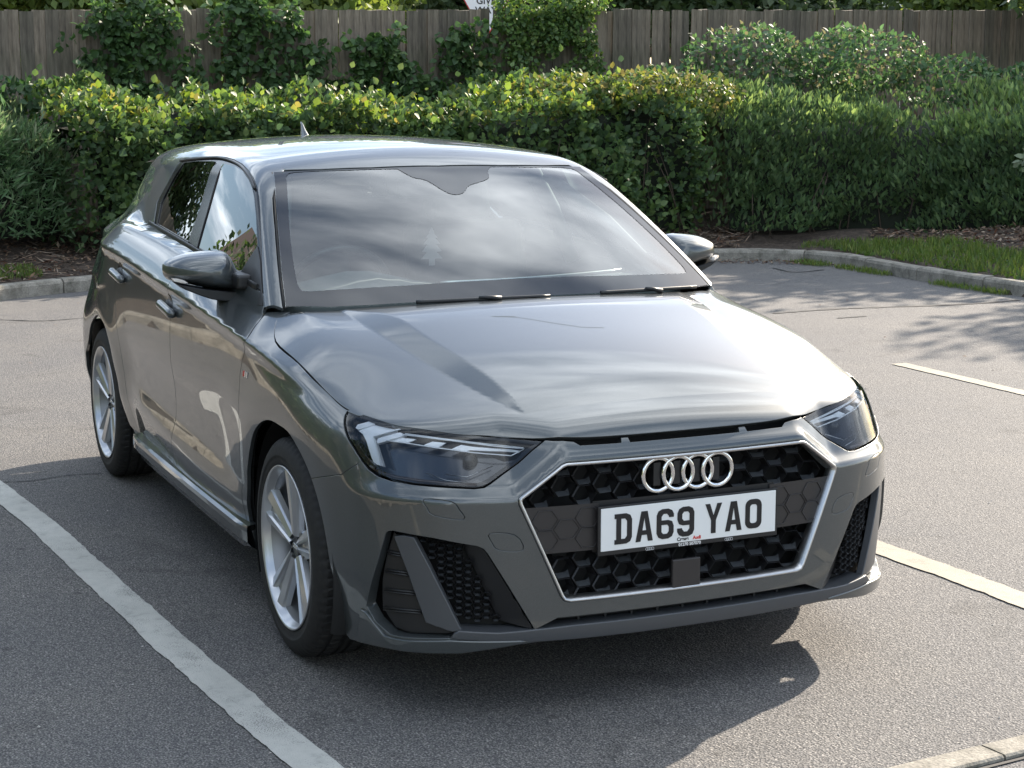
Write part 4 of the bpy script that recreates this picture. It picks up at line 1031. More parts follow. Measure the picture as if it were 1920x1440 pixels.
def M_lane(nm='road_paint', tint=(1, 1, 1)):
    b = MB(nm).set(rough=.7)
    co = b.scaled((1, 1, 1)); n = b.tex('Noise', 14, 8, .7, vec=co); n2 = b.tex('Noise', 240, 3, .6, vec=co); n3 = b.tex('Noise', 3, 4, vec=co)
    c = b.ramp(n.outputs[0], (.28, (.30, .30, .28)), (.45, (.45, .447, .415)), (.8, (.54, .535, .49)))
    c = b.mix(1.0, c, b.ramp(n3.outputs[0], (.3, .82), (.7, 1.05)), 'MULTIPLY')
    n6 = b.tex('Noise', 6, 6, .6, vec=co); wear = b.ramp(b.mix(.45, n2.outputs[0], n6.outputs[0]), (.55, 0.0), (.60, .75))
    c = b.mix(wear, b.mix(1.0, c, tint, 'MULTIPLY'), (.12, .118, .115)); b.L.new(c, b.p.inputs['Base Color']); b.bump(n2.outputs[0], .5, .004)
    return b.m
lane = M_lane(); lane_old = M_lane('old_road_paint', (.62, .56, .47))
def M_kerb():
    b = MB('kerb_concrete').set(rough=.9)
    co = b.scaled((1, 1, 1)); n = b.tex('Noise', 9, 7, .65, vec=co); n2 = b.tex('Noise', 120, 3, vec=co); v = b.tex('Voronoi', 90, vec=co)
    c = b.ramp(n.outputs[0], (.3, (.10, .095, .075)), (.5, (.24, .22, .185)), (.75, (.36, .335, .285)))
    c = b.mix(1.0, c, b.ramp(n2.outputs[0], (.3, .7), (.7, 1.2)), 'MULTIPLY'); b.L.new(c, b.p.inputs['Base Color']); b.bump(n2.outputs[0], .6, .004); return b.m
kerbm = M_kerb()
def M_soil():
    b = MB('leaf_litter_soil').set(rough=.95)
    co = b.scaled((1, 1, 1)); n = b.tex('Noise', 22, 8, .7, vec=co, dist=.6); n2 = b.tex('Noise', 4, 5, vec=co)
    c = b.ramp(n.outputs[0], (.3, (.018, .012, .009)), (.52, (.060, .042, .030)), (.72, (.15, .115, .085)))
    b.L.new(c, b.p.inputs['Base Color']); b.bump(n.outputs[0], .9, .03); return b.m
soil = M_soil()
g_ = rawmesh('ground', [(-140, -140, -.02), (140, -140, -.02), (140, 140, -.02), (-140, 140, -.02)], [(0, 1, 2, 3)], simple('far_ground', base=(.10, .12, .06), rough=.95), None); tag(g_, kind='structure')
# tarmac sheet, finely divided and slightly uneven
nx_, ny_ = 120, 120; X = np.linspace(-11, 16, nx_); Y = np.linspace(-14, 13, ny_); V = [(x, y, 0.0) for x in X for y in Y]
Fc = [(i*ny_+j, (i+1)*ny_+j, (i+1)*ny_+j+1, i*ny_+j+1) for i in range(nx_-1) for j in range(ny_-1)]
road = rawmesh('car_park_surface', V, Fc, asphalt, None, True); tag(road, kind='structure')
def strip(name, cl, w_, z=.004, jag=.004, step=.012, mat=None):
    cl = np.array(cl, float); seg = np.hypot(*np.diff(cl, axis=0).T); s = np.r_[0, np.cumsum(seg)]; n_ = int(s[-1]/step); t = np.linspace(0, s[-1], n_)
    P = np.c_[np.interp(t, s, cl[:, 0]), np.interp(t, s, cl[:, 1])]; T = np.gradient(P, axis=0); T /= np.linalg.norm(T, axis=1, keepdims=True); Nn = np.c_[-T[:, 1], T[:, 0]]
    def nz(k):
        r = np.zeros(n_)
        for sc_, a in ((2, .9), (5, 1.1), (14, 1.1), (60, .7)): r += a*np.interp(np.arange(n_), np.arange(0, n_+sc_, sc_), rng.normal(0, 1, len(np.arange(0, n_+sc_, sc_))))
        return r*k*.45
    a = P+Nn*(w_/2+nz(jag))[:, None]; b = P-Nn*(w_/2+nz(jag))[:, None]
    V = []; K = 6
    for i in range(n_):
        for k in range(K+1): q = a[i]*(1-k/K)+b[i]*(k/K); V.append((q[0], q[1], z))
    Fc = [(i*(K+1)+k, i*(K+1)+k+1, (i+1)*(K+1)+k+1, (i+1)*(K+1)+k) for i in range(n_-1) for k in range(K)]
    o = rawmesh(name, V, [f[::-1] for f in Fc], mat or lane, None); tag(o, kind='structure'); return o
strip('bay_line', [(-3.4, -1.39), (-2.61, -1.318), (-1.8, -1.232), (-.25, -1.136), (.61, -1.066), (.86, -1.036), (1.36, -1.0)], .108, jag=.0026)
strip('bay_line', [(-3.4, 1.22), (-.22, 1.384), (.09, 1.402), (.48, 1.408), (1.62, 1.455)], .118, mat=lane_old)
strip('bay_line', [(-3.70, 4.075), (-2.56, 4.048), (1.4, 4.02)], .105, mat=lane_old)
# tar seams and cracks in the surface
seam_m = simple('tar_seam', base=(.012, .012, .013), rough=.75)
def seam(pts, w_):
    P = cr3(np.array([(x, y, 0) for x, y in pts]), n=10); T = np.gradient(P, axis=0); T /= np.linalg.norm(T, axis=1, keepdims=True); Nn = np.c_[-T[:, 1], T[:, 0], 0*T[:, 0]]
    ww = w_*(1+.35*rng.normal(0, 1, len(P)))[:, None].clip(.3, 2); a = P+Nn*ww/2; b = P-Nn*ww/2; n_ = len(P)
    V = np.vstack([a, b]); V[:, 2] = .0035; Fc = [(i, n_+i, n_+i+1, i+1) for i in range(n_-1)]
    o = rawmesh('tar_seam', V, Fc, seam_m, None); tag(o, kind='structure')
def gpt(u_, v_, z=0): d = rays([(u_, v_)])[0]; t = (z-CP[2])/d[2]; return (CP+d*t)[:2]
seam([gpt(*q) for q in ((1450, 588), (1560, 580), (1640, 577), (1780, 572), (1850, 568), (1910, 563))], .05)
seam([gpt(*q) for q in ((1570, 597), (1600, 595), (1625, 593))], .03)
seam([gpt(*q) for q in ((1450, 503), (1480, 510), (1510, 510), (1545, 506))], .03)
seam([gpt(*q) for q in ((0, 905), (60, 902), (120, 893), (190, 888))], .008)
seam([gpt(*q) for q in ((0, 600), (80, 602), (165, 596), (240, 590))], .02)
# kerb round the planting bed, one stone after the other
kerb = empty('kerb'); tag(kerb, kind='structure')
kp = np.array([(6, -3.3), (2, -3.25), (-2, -3.2), (-5.5, -3.1), (-7.2, -2.7), (-8.3, -1.75), (-9.0, -.72), (-9.45, -.06), (-9.72, .5), (-9.86, 1.2), (-9.88, 3.0), (-9.88, 5.2), (-9.86, 6.3), (-9.6, 7.0), (-9.05, 7.30), (-8.3, 7.26), (-7.4, 7.16), (-6.2, 7.16), (-3.0, 7.2), (2, 7.2)])
kc = cr3(np.c_[kp, 0*kp[:, 0]], n=8)[:, :2]; s = np.r_[0, np.cumsum(np.hypot(*np.diff(kc, axis=0).T))]
ks = 0
while ks < s[-1]-.3:
    ln_ = .90; a = np.array([np.interp(ks+.006, s, kc[:, 0]), np.interp(ks+.006, s, kc[:, 1])]); b = np.array([np.interp(ks+ln_-.006, s, kc[:, 0]), np.interp(ks+ln_-.006, s, kc[:, 1])])
    m_ = np.array([np.interp(ks+ln_/2, s, kc[:, 0]), np.interp(ks+ln_/2, s, kc[:, 1])])
    V = []; hz = .115+rng.normal(0, .006)
    for q, tt in ((a, m_-a), (m_, b-a), (b, b-m_)):
        tt = tt/np.linalg.norm(tt); nn_ = np.array([tt[1], -tt[0]])            # towards the road
        for dd, z in ((.0, -.05), (.0, hz-.03), (-.012, hz-.008), (-.03, hz), (-.125, hz), (-.125, -.05)): V.append((*(q+nn_*dd), z+rng.normal(0, .0015)))
    Fc = [(i*6+k, i*6+k+1, (i+1)*6+k+1, (i+1)*6+k) for i in range(2) for k in range(5)]+[(0, 1, 2, 3, 4, 5)[::-1], (12, 13, 14, 15, 16, 17)]
    rawmesh('kerb_stone', V, [f[::-1] for f in Fc], kerbm, kerb); ks += ln_
# kerb in the near corner of the picture
k2 = empty('edging'); tag(k2, kind='structure')
ea, eb = gpt(1661, 1440, .012), gpt(1920, 1377, .012); ec = gpt(1800, 1440, .012)
dk = (eb-ea)/np.linalg.norm(eb-ea); nk = np.array([dk[1], -dk[0]]); wk = abs((ec-ea)@nk); nk = nk*np.sign((ec-ea)@nk)
jt = (gpt(1837, 1397, .012)-ea)@dk
for i in range(9):
    a = ea+dk*(jt-.915*4+i*.915+.003); b = a+dk*.908; V = []
    for q in (a, b):
        for dd, z in ((0, -.05), (0, .009), (.004, .014), (wk-.006, .015), (wk, .010), (wk, -.05)): V.append((*(q+nk*dd), z))
    rawmesh('edging_stone', V, [f[::-1] for f in [(k, k+1, 7+k, 6+k) for k in range(5)]]+[(0, 1, 2, 3, 4, 5), (6, 7, 8, 9, 10, 11)[::-1]], kerbm, k2)
sa, sb = ea+nk*(wk+.008), eb+nk*(wk+.008); seam_pts = [tuple(sa-dk*2), tuple((sa+sb)/2), tuple(sb+dk*1.5)]; seam(seam_pts, .012)
# planting bed
def bedz(x, y):
    d1 = np.maximum(-10.0-x, 0); d2 = np.maximum(y-7.3, 0); d = np.where(y > 7.2, np.maximum(np.minimum(d2*1.0, 99), 0), 0); d = np.maximum(d1, np.where(y > 7.2, d2, np.maximum(-3.4-y, 0)))
    return .10+.20*np.tanh(d/1.3)+.03*np.sin(x*3.1+y*1.7)*np.tanh(d)+.02*np.sin(y*5.3-x*4.1)*np.tanh(d)
nx_, ny_ = 190, 300; X = np.linspace(-15, 6, nx_); Y = np.linspace(-9, 20, ny_)
from itertools import product
def inbed(x, y):
    # outside the kerb line
    return ~inside(np.vstack([kc-[0, 0], [(3, 7.2), (12, 7.2), (12, -3.3)]]), np.c_[x, y])
V = []; 
GX, GY = np.meshgrid(X, Y, indexing='ij'); gxf, gyf = GX.ravel(), GY.ravel(); m = inbed(gxf, gyf)
kd = np.min(np.hypot(gxf[:, None]-kc[None, :, 0], gyf[:, None]-kc[None, :, 1]), 1)
zf = np.where(m & (kd > .09), bedz(gxf, gyf), -.06); V = np.c_[gxf, gyf, zf]
Fc = []
ok = m.reshape(nx_, ny_)
for i in range(nx_-1):
    for j in range(ny_-1):
        if ok[i, j] or ok[i+1, j] or ok[i, j+1] or ok[i+1, j+1]: Fc.append((i*ny_+j, (i+1)*ny_+j, (i+1)*ny_+j+1, i*ny_+j+1))
bed = rawmesh('planting_bed', V, Fc, soil, None, True); tag(bed, kind='structure')
# ------------------------------------------------------------------ foliage
def M_leaf(name, rough=.42, transl=.35):
    m = bpy.data.materials.new(name); m.use_nodes = True; t = m.node_tree; t.nodes.clear()
    o = t.nodes.new('ShaderNodeOutputMaterial'); p = t.nodes.new('ShaderNodeBsdfPrincipled'); tr = t.nodes.new('ShaderNodeBsdfTranslucent'); mi = t.nodes.new('ShaderNodeMixShader'); a = t.nodes.new('ShaderNodeAttribute'); a.attribute_name = 'Col'
    p.inputs['Roughness'].default_value = rough; mi.inputs[0].default_value = transl
    hs = t.nodes.new('ShaderNodeHueSaturation'); hs.inputs['Value'].default_value = 1.7; hs.inputs['Saturation'].default_value = 1.15; hs.inputs['Hue'].default_value = .485
    t.links.new(a.outputs[0], p.inputs['Base Color']); t.links.new(a.outputs[0], hs.inputs['Color']); t.links.new(hs.outputs[0], tr.inputs[0])
    t.links.new(p.outputs[0], mi.inputs[1]); t.links.new(tr.outputs[0], mi.inputs[2]); t.links.new(mi.outputs[0], o.inputs[0]); return m
leafm = M_leaf('leaf_green', .55); grassm = M_leaf('grass_blade', .6, .3); deadm = M_leaf('dead_leaf', .8, .15)
bark = MB('bark').set(rough=.9, base=(.07, .05, .035)).m
def rnd_unit(n): v = rng.normal(size=(n, 3)); return v/np.linalg.norm(v, axis=1, keepdims=True)
BROAD = (np.array([(0, 0, 0), (.30, .5, .10), (.62, .42, .12), (1, 0, -.06), (.62, -.42, .12), (.30, -.5, .10), (.45, 0, 0)]), [(0, 6, 1), (1, 6, 2), (2, 6, 3), (3, 6, 4), (4, 6, 5), (5, 6, 0)])
LANCE = (np.array([(0, 0, 0), (.45, .5, .12), (1, 0, 0), (.45, -.5, .12), (.5, 0, 0)]), [(0, 4, 1), (1, 4, 2), (2, 4, 3), (3, 4, 0)])
DIAM = (np.array([(0, 0, 0), (.45, .5, .06), (1, 0, 0), (.45, -.5, .06)]), [(0, 2, 1), (0, 3, 2)])
def leaves(name, P, D, Nm, L_, W_, C, mat, parent, shape=BROAD):
    """P base points, D leaf direction, Nm face normal, L_ length, W_ width, C colour"""
    n = len(P); D = D/np.linalg.norm(D, axis=1, keepdims=True); B = np.cross(Nm, D); B /= np.maximum(np.linalg.norm(B, axis=1, keepdims=True), 1e-6); U = np.cross(D, B)
    S_, Fs_ = shape; k = len(S_); L_ = np.broadcast_to(L_, (n,)); W_ = np.broadcast_to(W_, (n,))
    V = P[:, None]+D[:, None]*(S_[None, :, :1]*L_[:, None, None])+B[:, None]*(S_[None, :, 1:2]*W_[:, None, None])+U[:, None]*(S_[None, :, 2:]*W_[:, None, None])
    V = V.reshape(-1, 3); Fa = (np.array(Fs_)[None]+np.arange(n)[:, None, None]*k).reshape(-1, 3); nf = len(Fa)
    me = bpy.data.meshes.new(name); me.vertices.add(len(V)); me.vertices.foreach_set('co', V.ravel()); me.loops.add(nf*3); me.loops.foreach_set('vertex_index', Fa.ravel().astype(np.int32))
    me.polygons.add(nf); me.polygons.foreach_set('loop_start', np.arange(0, nf*3, 3, dtype=np.int32)); me.update(calc_edges=True)
    ca_ = me.color_attributes.new('Col', 'FLOAT_COLOR', 'POINT'); cc_ = np.repeat(np.c_[C, np.ones(n)], k, 0); ca_.data.foreach_set('color', cc_.ravel().astype(np.float32))
    me.materials.append(mat); o = bpy.data.objects.new(name, me); COL.objects.link(o)
    if parent is not None: o.parent = parent
    return o
def vnoise(P, sc_, seed):
    r = np.random.default_rng(seed); v = np.zeros(len(P))
    for k in range(7): d = r.normal(size=3); d /= np.linalg.norm(d); v += np.sin(P@d*sc_*(1+.35*k)+r.uniform(0, 6.28))*(1/(1+.35*k))
    return v/3.2
def pick(cols, n, wts=None):
    c = np.array(cols)[rng.choice(len(cols), n, p=wts)]; c = c*np.where(c[:, 1:2] > c[:, :1], [[1.28, 1.08, 1.25]], [[1., 1., 1.]]); return c*(1+rng.normal(0, .16, (n, 1))).clip(.55, 1.6)
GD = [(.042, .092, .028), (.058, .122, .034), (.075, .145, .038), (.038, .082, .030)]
GL = [(.13, .23, .04), (.16, .26, .045), (.19, .24, .05), (.17, .19, .05), (.11, .21, .04), (.09, .18, .04), (.10, .19, .04), (.12, .20, .05)]  # brighter leaf colours that paint sunlight on the hedge top
GY_ = [(.05, .11, .035), (.065, .13, .035), (.045, .095, .035), (.08, .14, .04)]
class Line2:
    def __init__(s, pts): s.p = np.array(pts, float); s.s = np.r_[0, np.cumsum(np.hypot(*np.diff(s.p[:, :2], axis=0).T))]
    def at(s, t): return np.stack([np.interp(t, s.s, s.p[:, k]) for k in range(s.p.shape[1])], -1)
    def nrm(s, t): a = s.at(t-.1)[:, :2]; b = s.at(t+.1)[:, :2]; d = b-a; d /= np.maximum(np.linalg.norm(d, axis=1, keepdims=True), 1e-6); return np.c_[d[:, 1], -d[:, 0]]
def hedge(name, label, pts, lean, rtop, depth, n, shape, L0, W0, cols, sun_cols, up, seed, group=None, drop=.55, bump_=.16, zb=.22, top_frac=.42):
    """front line pts (x, y, top z); the face leans back by lean, rounds over with radius rtop and runs back by depth"""
    h = empty(name, (pts[0][0], pts[0][1], .1)); tag(h, label, 'hedge', group); ln = Line2(pts); T = ln.s[-1]
    off_ = np.array([pts[0][0], pts[0][1], .1])
    def surf_(t, a):
        # a in 0..1 : 0 foot, .6 shoulder, 1 back of top
        q = ln.at(t); nn_ = ln.nrm(t); zt = q[:, 2]; f = np.clip(a/(1-top_frac), 0, 1); g2 = np.clip((a-(1-top_frac))/top_frac, 0, 1)
        z = zb+(zt-zb-rtop)*f + rtop*np.sin(g2*math.pi/2*1.0)**.8
        back = lean*f**1.6+depth*(1-np.cos(g2*math.pi/2))
        P = np.c_[q[:, :2]-nn_*back[:, None], z]
        N_ = np.c_[nn_*np.cos(g2*1.3)[:, None]*1.0, .25*f+np.sin(g2*1.35)]; N_ /= np.linalg.norm(N_, axis=1, keepdims=True)
        return P-off_, N_
    # near-black sheet under the leaves, shade of the interior as colour
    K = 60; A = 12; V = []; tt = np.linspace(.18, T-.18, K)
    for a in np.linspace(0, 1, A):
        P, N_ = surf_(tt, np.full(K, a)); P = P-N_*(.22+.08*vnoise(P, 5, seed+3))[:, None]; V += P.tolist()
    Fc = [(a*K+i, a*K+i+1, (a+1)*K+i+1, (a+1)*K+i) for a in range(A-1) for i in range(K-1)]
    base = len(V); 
    c0 = rawmesh('shade_core', V, Fc, simple('hedge_shade', base=(.010, .014, .007), rough=1), h, True)
    t = rng.uniform(0, T, n); a = rng.uniform(0, 1, n)**.9; P, N_ = surf_(t, a)
    endk = np.clip(1-np.minimum(t, T-t)/.25, 0, 1); P = P-np.c_[N_[:, :2], 0*t]*(endk*rng.uniform(0, 1, n)*depth*.8)[:, None]
    bn = vnoise(P, 4.5, seed)*bump_+vnoise(P, 13, seed+1)*bump_*.6+np.where(rng.uniform(size=n) < .05, np.abs(rng.normal(0, .12, n)), 0); dep = -np.abs(rng.normal(0, .075, n)); P = P+N_*(bn+dep+.02)[:, None]
    dens = vnoise(P, 3.2, seed+2); low = np.clip((P[:, 2]+.1-zb)/.5, 0, 1); keep = rng.uniform(size=n) < np.clip(.62+.55*dens, .18, 1)*(.45+.55*low); P, N_, dep, t, a = P[keep], N_[keep], dep[keep], t[keep], a[keep]; n = len(P)
    D = N_*.8+rnd_unit(n)*.75+np.array([0, 0, up]); Nm = N_+rnd_unit(n)*.55+np.array([0, 0, .35])
    topn = np.clip((a-(1-top_frac)*.95)/.12, 0, 1)*np.clip(.7+.9*vnoise(P, 2.1, seed+7), .1, 1); C = pick(cols, n); Ct = pick(sun_cols, n); mt = (rng.uniform(size=n) < topn*drop)[:, None]; C = np.where(mt, Ct, C)  # leaves near the top take lighter colours, sunlight painted in
    L_ = L0*rng.uniform(.6, 1.25, n); leaves('foliage', P, D, Nm, L_, L_*W0, C, leafm, h, shape)
    # stems seen through the gaps
    for k in range(int(T*3)):
        t0 = rng.uniform(0, T); P0, N0 = surf_(np.array([t0]), np.array([.02])); P1, N1 = surf_(np.array([t0+rng.normal(0, .25)]), np.array([rng.uniform(.3, .6)])); a_ = P0[0]-N0[0]*.10; b_ = P1[0]-N1[0]*.03; a_[2] = -.02; m_ = (a_+b_)/2+rng.normal(0, .06, 3)
        tube('stem', [a_, m_, b_], [.009, .006, .003], bark, h, seg=5)
    return h, surf_
hA, sfA = hedge('broadleaf_hedge', 'broad leaved hedge with tips coloured yellow as if sunlit behind the roof of the grey car', [(-10.35, .62, 1.50), (-10.55, 1.6, 1.58), (-10.6, 3.2, 1.52), (-10.55, 4.8, 1.55), (-10.6, 6.1, 1.70), (-10.6, 7.0, 1.68)], .15, .25, 1.6, 38000, BROAD, .075, .76, GD+GY_, GL, .25, 21, drop=.5, bump_=.24)
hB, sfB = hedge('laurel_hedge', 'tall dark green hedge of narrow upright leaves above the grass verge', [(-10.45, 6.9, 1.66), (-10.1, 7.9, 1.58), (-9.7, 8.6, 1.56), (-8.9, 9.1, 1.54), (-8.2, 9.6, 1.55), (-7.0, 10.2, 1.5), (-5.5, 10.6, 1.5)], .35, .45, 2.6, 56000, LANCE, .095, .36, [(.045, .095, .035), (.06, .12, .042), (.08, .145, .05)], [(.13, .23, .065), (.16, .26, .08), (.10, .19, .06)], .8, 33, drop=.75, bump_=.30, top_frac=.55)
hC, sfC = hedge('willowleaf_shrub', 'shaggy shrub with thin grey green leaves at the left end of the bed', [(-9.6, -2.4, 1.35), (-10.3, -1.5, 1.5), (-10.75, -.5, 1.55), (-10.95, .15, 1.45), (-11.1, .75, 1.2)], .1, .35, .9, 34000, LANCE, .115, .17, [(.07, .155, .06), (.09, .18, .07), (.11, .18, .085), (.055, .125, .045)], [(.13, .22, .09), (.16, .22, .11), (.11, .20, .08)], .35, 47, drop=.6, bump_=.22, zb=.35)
# brambles behind the hedges and ivy on the fence
def cloud(name, label, cat, blobs, n, shape, L0, W0, cols, up=.1, mat=None, group=None, stems=0):
    h = empty(name, tuple(blobs[0][0])); h.location.z = .2; tag(h, label, cat, group)
    vol = np.array([np.prod(b[1])**(2/3) for b in blobs]); cnt = rng.multinomial(n, vol/vol.sum()); Ps = []; Ns = []
    for (c, r), m_ in zip(blobs, cnt):
        u_ = rnd_unit(m_); rad = 1-np.abs(rng.normal(0, .16, m_)); P = np.array(c)+u_*np.array(r)*rad[:, None]*(1+.18*vnoise(u_*2+np.array(c), 3, 5))[:, None]; Ps.append(P); Ns.append(u_/np.array(r))
    P = np.vstack(Ps); Nn = np.vstack(Ns); Nn /= np.linalg.norm(Nn, axis=1, keepdims=True); k = rng.uniform(size=len(P)) < np.clip(.7+.5*vnoise(P, 4, 8), .2, 1); P, Nn = P[k], Nn[k]; n = len(P)
    P = P-np.array(h.location)
    L_ = L0*rng.uniform(.6, 1.3, n); leaves('foliage', P, Nn*.5+rnd_unit(n)*.8+np.array([0, 0, up]), Nn+rnd_unit(n)*.6+np.array([0, 0, .4]), L_, L_*W0, pick(cols, n), mat or leafm, h, shape)
    return h
BR = [(.05, .12, .045), (.065, .145, .05), (.09, .18, .06), (.13, .15, .07), (.04, .10, .035), (.05, .12, .04)]
cloud('bramble', 'tangled bramble with pinkish tips climbing towards the top of the fence', 'bramble', [((-12.2, 8.3, 1.95), (.5, .8, .42)), ((-11.9, 9.6, 2.0), (.6, .8, .36)), ((-11.7, 10.7, 1.75), (.6, .7, .3)), ((-12.3, 7.3, 1.6), (.5, .6, .3)), ((-11.3, 11.6, 1.7), (.5, .6, .25))], 11000, BROAD, .07, .66, BR)
cloud('bramble', 'low bramble with yellow and red new leaves where the two hedges meet', 'bramble', [((-11.2, 6.9, 1.60), (.5, .6, .24)), ((-11.0, 6.3, 1.66), (.4, .45, .18)), ((-11.6, 5.8, 1.55), (.5, .7, .25))], 5200, BROAD, .065, .66, [(.10, .16, .03), (.15, .20, .045), (.18, .18, .06), (.05, .10, .03), (.07, .13, .03), (.16, .15, .06)])
def trails(y0, y1, z0, z1, n_, seed, r0=.17):
    r = np.random.default_rng(seed); out_ = []
    for _ in range(n_):
        y = r.uniform(y0, y1); z = r.uniform(z0, z0+.3) if r.uniform() < .6 else r.uniform(z1-.25, z1); dz = .11 if z < (z0+z1)/2 else -.11
        for k in range(int(r.integers(3, 9))):
            rr = r0*r.uniform(.45, 1.1)*(1-.07*k); out_.append(((-12.84+rr*.25, y, z), (rr*.55, rr, rr*.8))); y += r.normal(0, .10); z += dz*r.uniform(.5, 1.4)
            if z > z1+.1 or z < z0-.1: break
    return out_
cloud('ivy', 'dark ivy hanging over the left half of the fence', 'ivy', trails(1.2, 3.5, 1.25, 2.55, 34, 6, .15), 7000, BROAD, .075, .85, [(.042, .10, .028), (.06, .13, .035), (.034, .08, .024)], up=-.3)
cloud('ivy', 'ivy climbing the middle of the fence beside the give way sign', 'ivy', trails(3.5, 5.5, 1.3, 2.4, 24, 9, .13), 4600, BROAD, .075, .85, [(.042, .10, .028), (.065, .135, .036), (.034, .08, .024)], up=-.3)
cloud('ivy', 'small leaved creeper spilling over the fence in front of the dark trees', 'ivy', trails(5.6, 6.7, 1.5, 2.62, 11, 12, .2)+[((-12.9, 6.2, 2.6), (.3, .75, .14))], 7500, BROAD, .05, .8, [(.06, .13, .03), (.085, .17, .036), (.042, .10, .024), (.12, .20, .05)], up=-.3)
cloud('ivy', 'dark bushy ivy at the foot of the fence above the left shrub', 'ivy', [((-12.0, .3, 1.42), (.4, .8, .32)), ((-11.9, -.6, 1.60), (.5, .7, .30)), ((-12.2, 1.3, 1.15), (.4, .5, .28))], 4200, BROAD, .08, .6, [(.025, .065, .02), (.035, .085, .028)])
cloud('bay_sprig', 'pale leafy branch reaching in at the right edge above the verge', 'branch', [((-8.1, 9.05, 1.0), (.22, .30, .10)), ((-7.95, 9.2, .84), (.2, .2, .10))], 300, BROAD, .075, .55, [(.10, .16, .08), (.13, .19, .10)])
cloud('laurel_sprig', 'upright pale laurel shoots at the right edge against the fence', 'branch', [((-8.6, 10.25, 1.62), (.25, .3, .26)), ((-8.3, 10.4, 1.5), (.2, .2, .25))], 420, LANCE, .10, .3, [(.09, .17, .07), (.12, .2, .08)], up=.8)
# weeds, grass, litter ------------------------------------------------
def scatter(name, n, region, Lr, Wr, cols, mat, shape, up, kind='stuff', flat=False, zoff=0, label=None):
    P = []; 
    for poly, m_ in region:
        poly = np.array(poly, float); mn, mx_ = poly.min(0), poly.max(0); k = 0; Q = []
        q = rng.uniform(mn, mx_, (int(m_*3), 2)); q = q[inside(poly, q)][:m_]; P.append(q)
    P = np.vstack(P); n = len(P); z = np.where(inbed(P[:, 0], P[:, 1]), np.where(True, bedz(P[:, 0], P[:, 1]), 0), .0)+zoff
    cl = vnoise(np.c_[P, 0*z], 6, 77); k = rng.uniform(size=n) < np.clip(.75+.6*cl, .15, 1); P, z = P[k], z[k]; n = len(P); P3 = np.c_[P, z]
    if flat: D = rnd_unit(n)*[1, 1, .25]; Nm = np.array([0, 0, 1.])+rnd_unit(n)*.5; P3[:, 2] += rng.uniform(.002, .03, n)
    else: D = rnd_unit(n)*.45+np.array([0, 0, up]); Nm = rnd_unit(n)
    L_ = rng.uniform(*Lr, n); o = leaves(name, P3, D, Nm, L_, L_*Wr, pick(cols, n), mat, None, shape); tag(o, kind=kind); 
    return o
GR = [(.07, .13, .02), (.09, .16, .028), (.055, .11, .02), (.12, .17, .04)]
verge = [(-9.35, 7.45), (-8.4, 7.42), (-7.4, 7.32), (-6.2, 7.32), (-3, 7.35), (-3, 8.0), (-6.2, 8.3), (-7.3, 8.15), (-8.4, 8.15), (-9.2, 7.9)]
o = scatter('grass_verge', 0, [(verge, 15000)], (.04, .11), .11, GR, grassm, DIAM, 1.0)
o = scatter('verge_weeds', 0, [(verge, 5000)], (.025, .05), .8, [(.06, .13, .025), (.08, .15, .03)], leafm, BROAD, .5)
o = scatter('grass_tuft', 0, [([(-9.6, -.9), (-10.3, -.9), (-10.4, .1), (-9.95, .15)], 3000)], (.03, .07), .2, GR, grassm, DIAM, .9)
o = scatter('kerb_foot_grass', 0, [([(-8.75, 7.25), (-8.75, 7.12), (-7.95, 7.08), (-7.95, 7.22)], 900), ([(-7.2, 7.14), (-7.2, 7.02), (-6.3, 7.04), (-6.3, 7.13)], 900), ([(-9.3, 7.2), (-9.35, 7.02), (-8.9, 7.08), (-8.9, 7.25)], 500), ([(-9.2, 7.6), (-9.6, 7.3), (-9.75, 7.5), (-9.4, 7.9)], 700)], (.02, .07), .14, GR, grassm, DIAM, .9)
DL = [(.16, .10, .06), (.22, .15, .10), (.10, .065, .045), (.28, .22, .16), (.07, .05, .04), (.13, .06, .035)]
bedL = [(-9.9, -2.2), (-12.6, -2.2), (-12.6, 2.0), (-10.2, 2.0), (-10.05, .9), (-9.9, .3), (-9.5, -.4)]
scatter('leaf_litter', 0, [(bedL, 9000), ([(-9.98, 1), (-10.9, 1), (-10.9, 7.6), (-9.98, 6.8)], 6000), ([(-9.4, 8.0), (-7.3, 8.3), (-5, 8.5), (-5, 9.6), (-8.0, 9.6), (-9.8, 8.3)], 6000)], (.025, .075), .45, DL, deadm, DIAM, 0, flat=True)
scatter('dry_twigs', 0, [(bedL, 1800), ([(-9.98, 5.2), (-10.7, 5.2), (-10.7, 7.6), (-9.98, 6.9)], 500)], (.10, .28), .045, [(.20, .14, .10), (.10, .07, .05), (.28, .22, .17)], deadm, DIAM, 0, flat=True, zoff=.02)
scatter('gutter_leaves', 0, [([(-9.86, 3.8), (-9.6, 3.8), (-9.55, 6.5), (-9.1, 7.1), (-8.6, 7.2), (-8.6, 7.28), (-9.5, 7.15), (-9.86, 6.3)], 2600)], (.015, .05), .5, DL, deadm, DIAM, 0, flat=True)
gp_ = rng.uniform((-6, -4), (2.5, 3.5), (700, 2)); S_g = rng.uniform(.0015, .0045, 700); GV = []; GF = []
for (a, b), s_ in zip(gp_, S_g):
    k = len(GV); q = rng.uniform(.6, 1.3, 6)*s_; GV += [(a+q[0], b, q[4]*.5), (a, b+q[1], q[4]*.5), (a-q[2], b, q[4]*.5), (a, b-q[3], q[4]*.5), (a, b, q[4]*1.4)]; GF += [(k, k+1, k+4), (k+1, k+2, k+4), (k+2, k+3, k+4), (k+3, k, k+4)]
tag(rawmesh('grit', GV, GF, simple('grit_stone', base=(.42, .40, .37), rough=.8), None), kind='stuff')
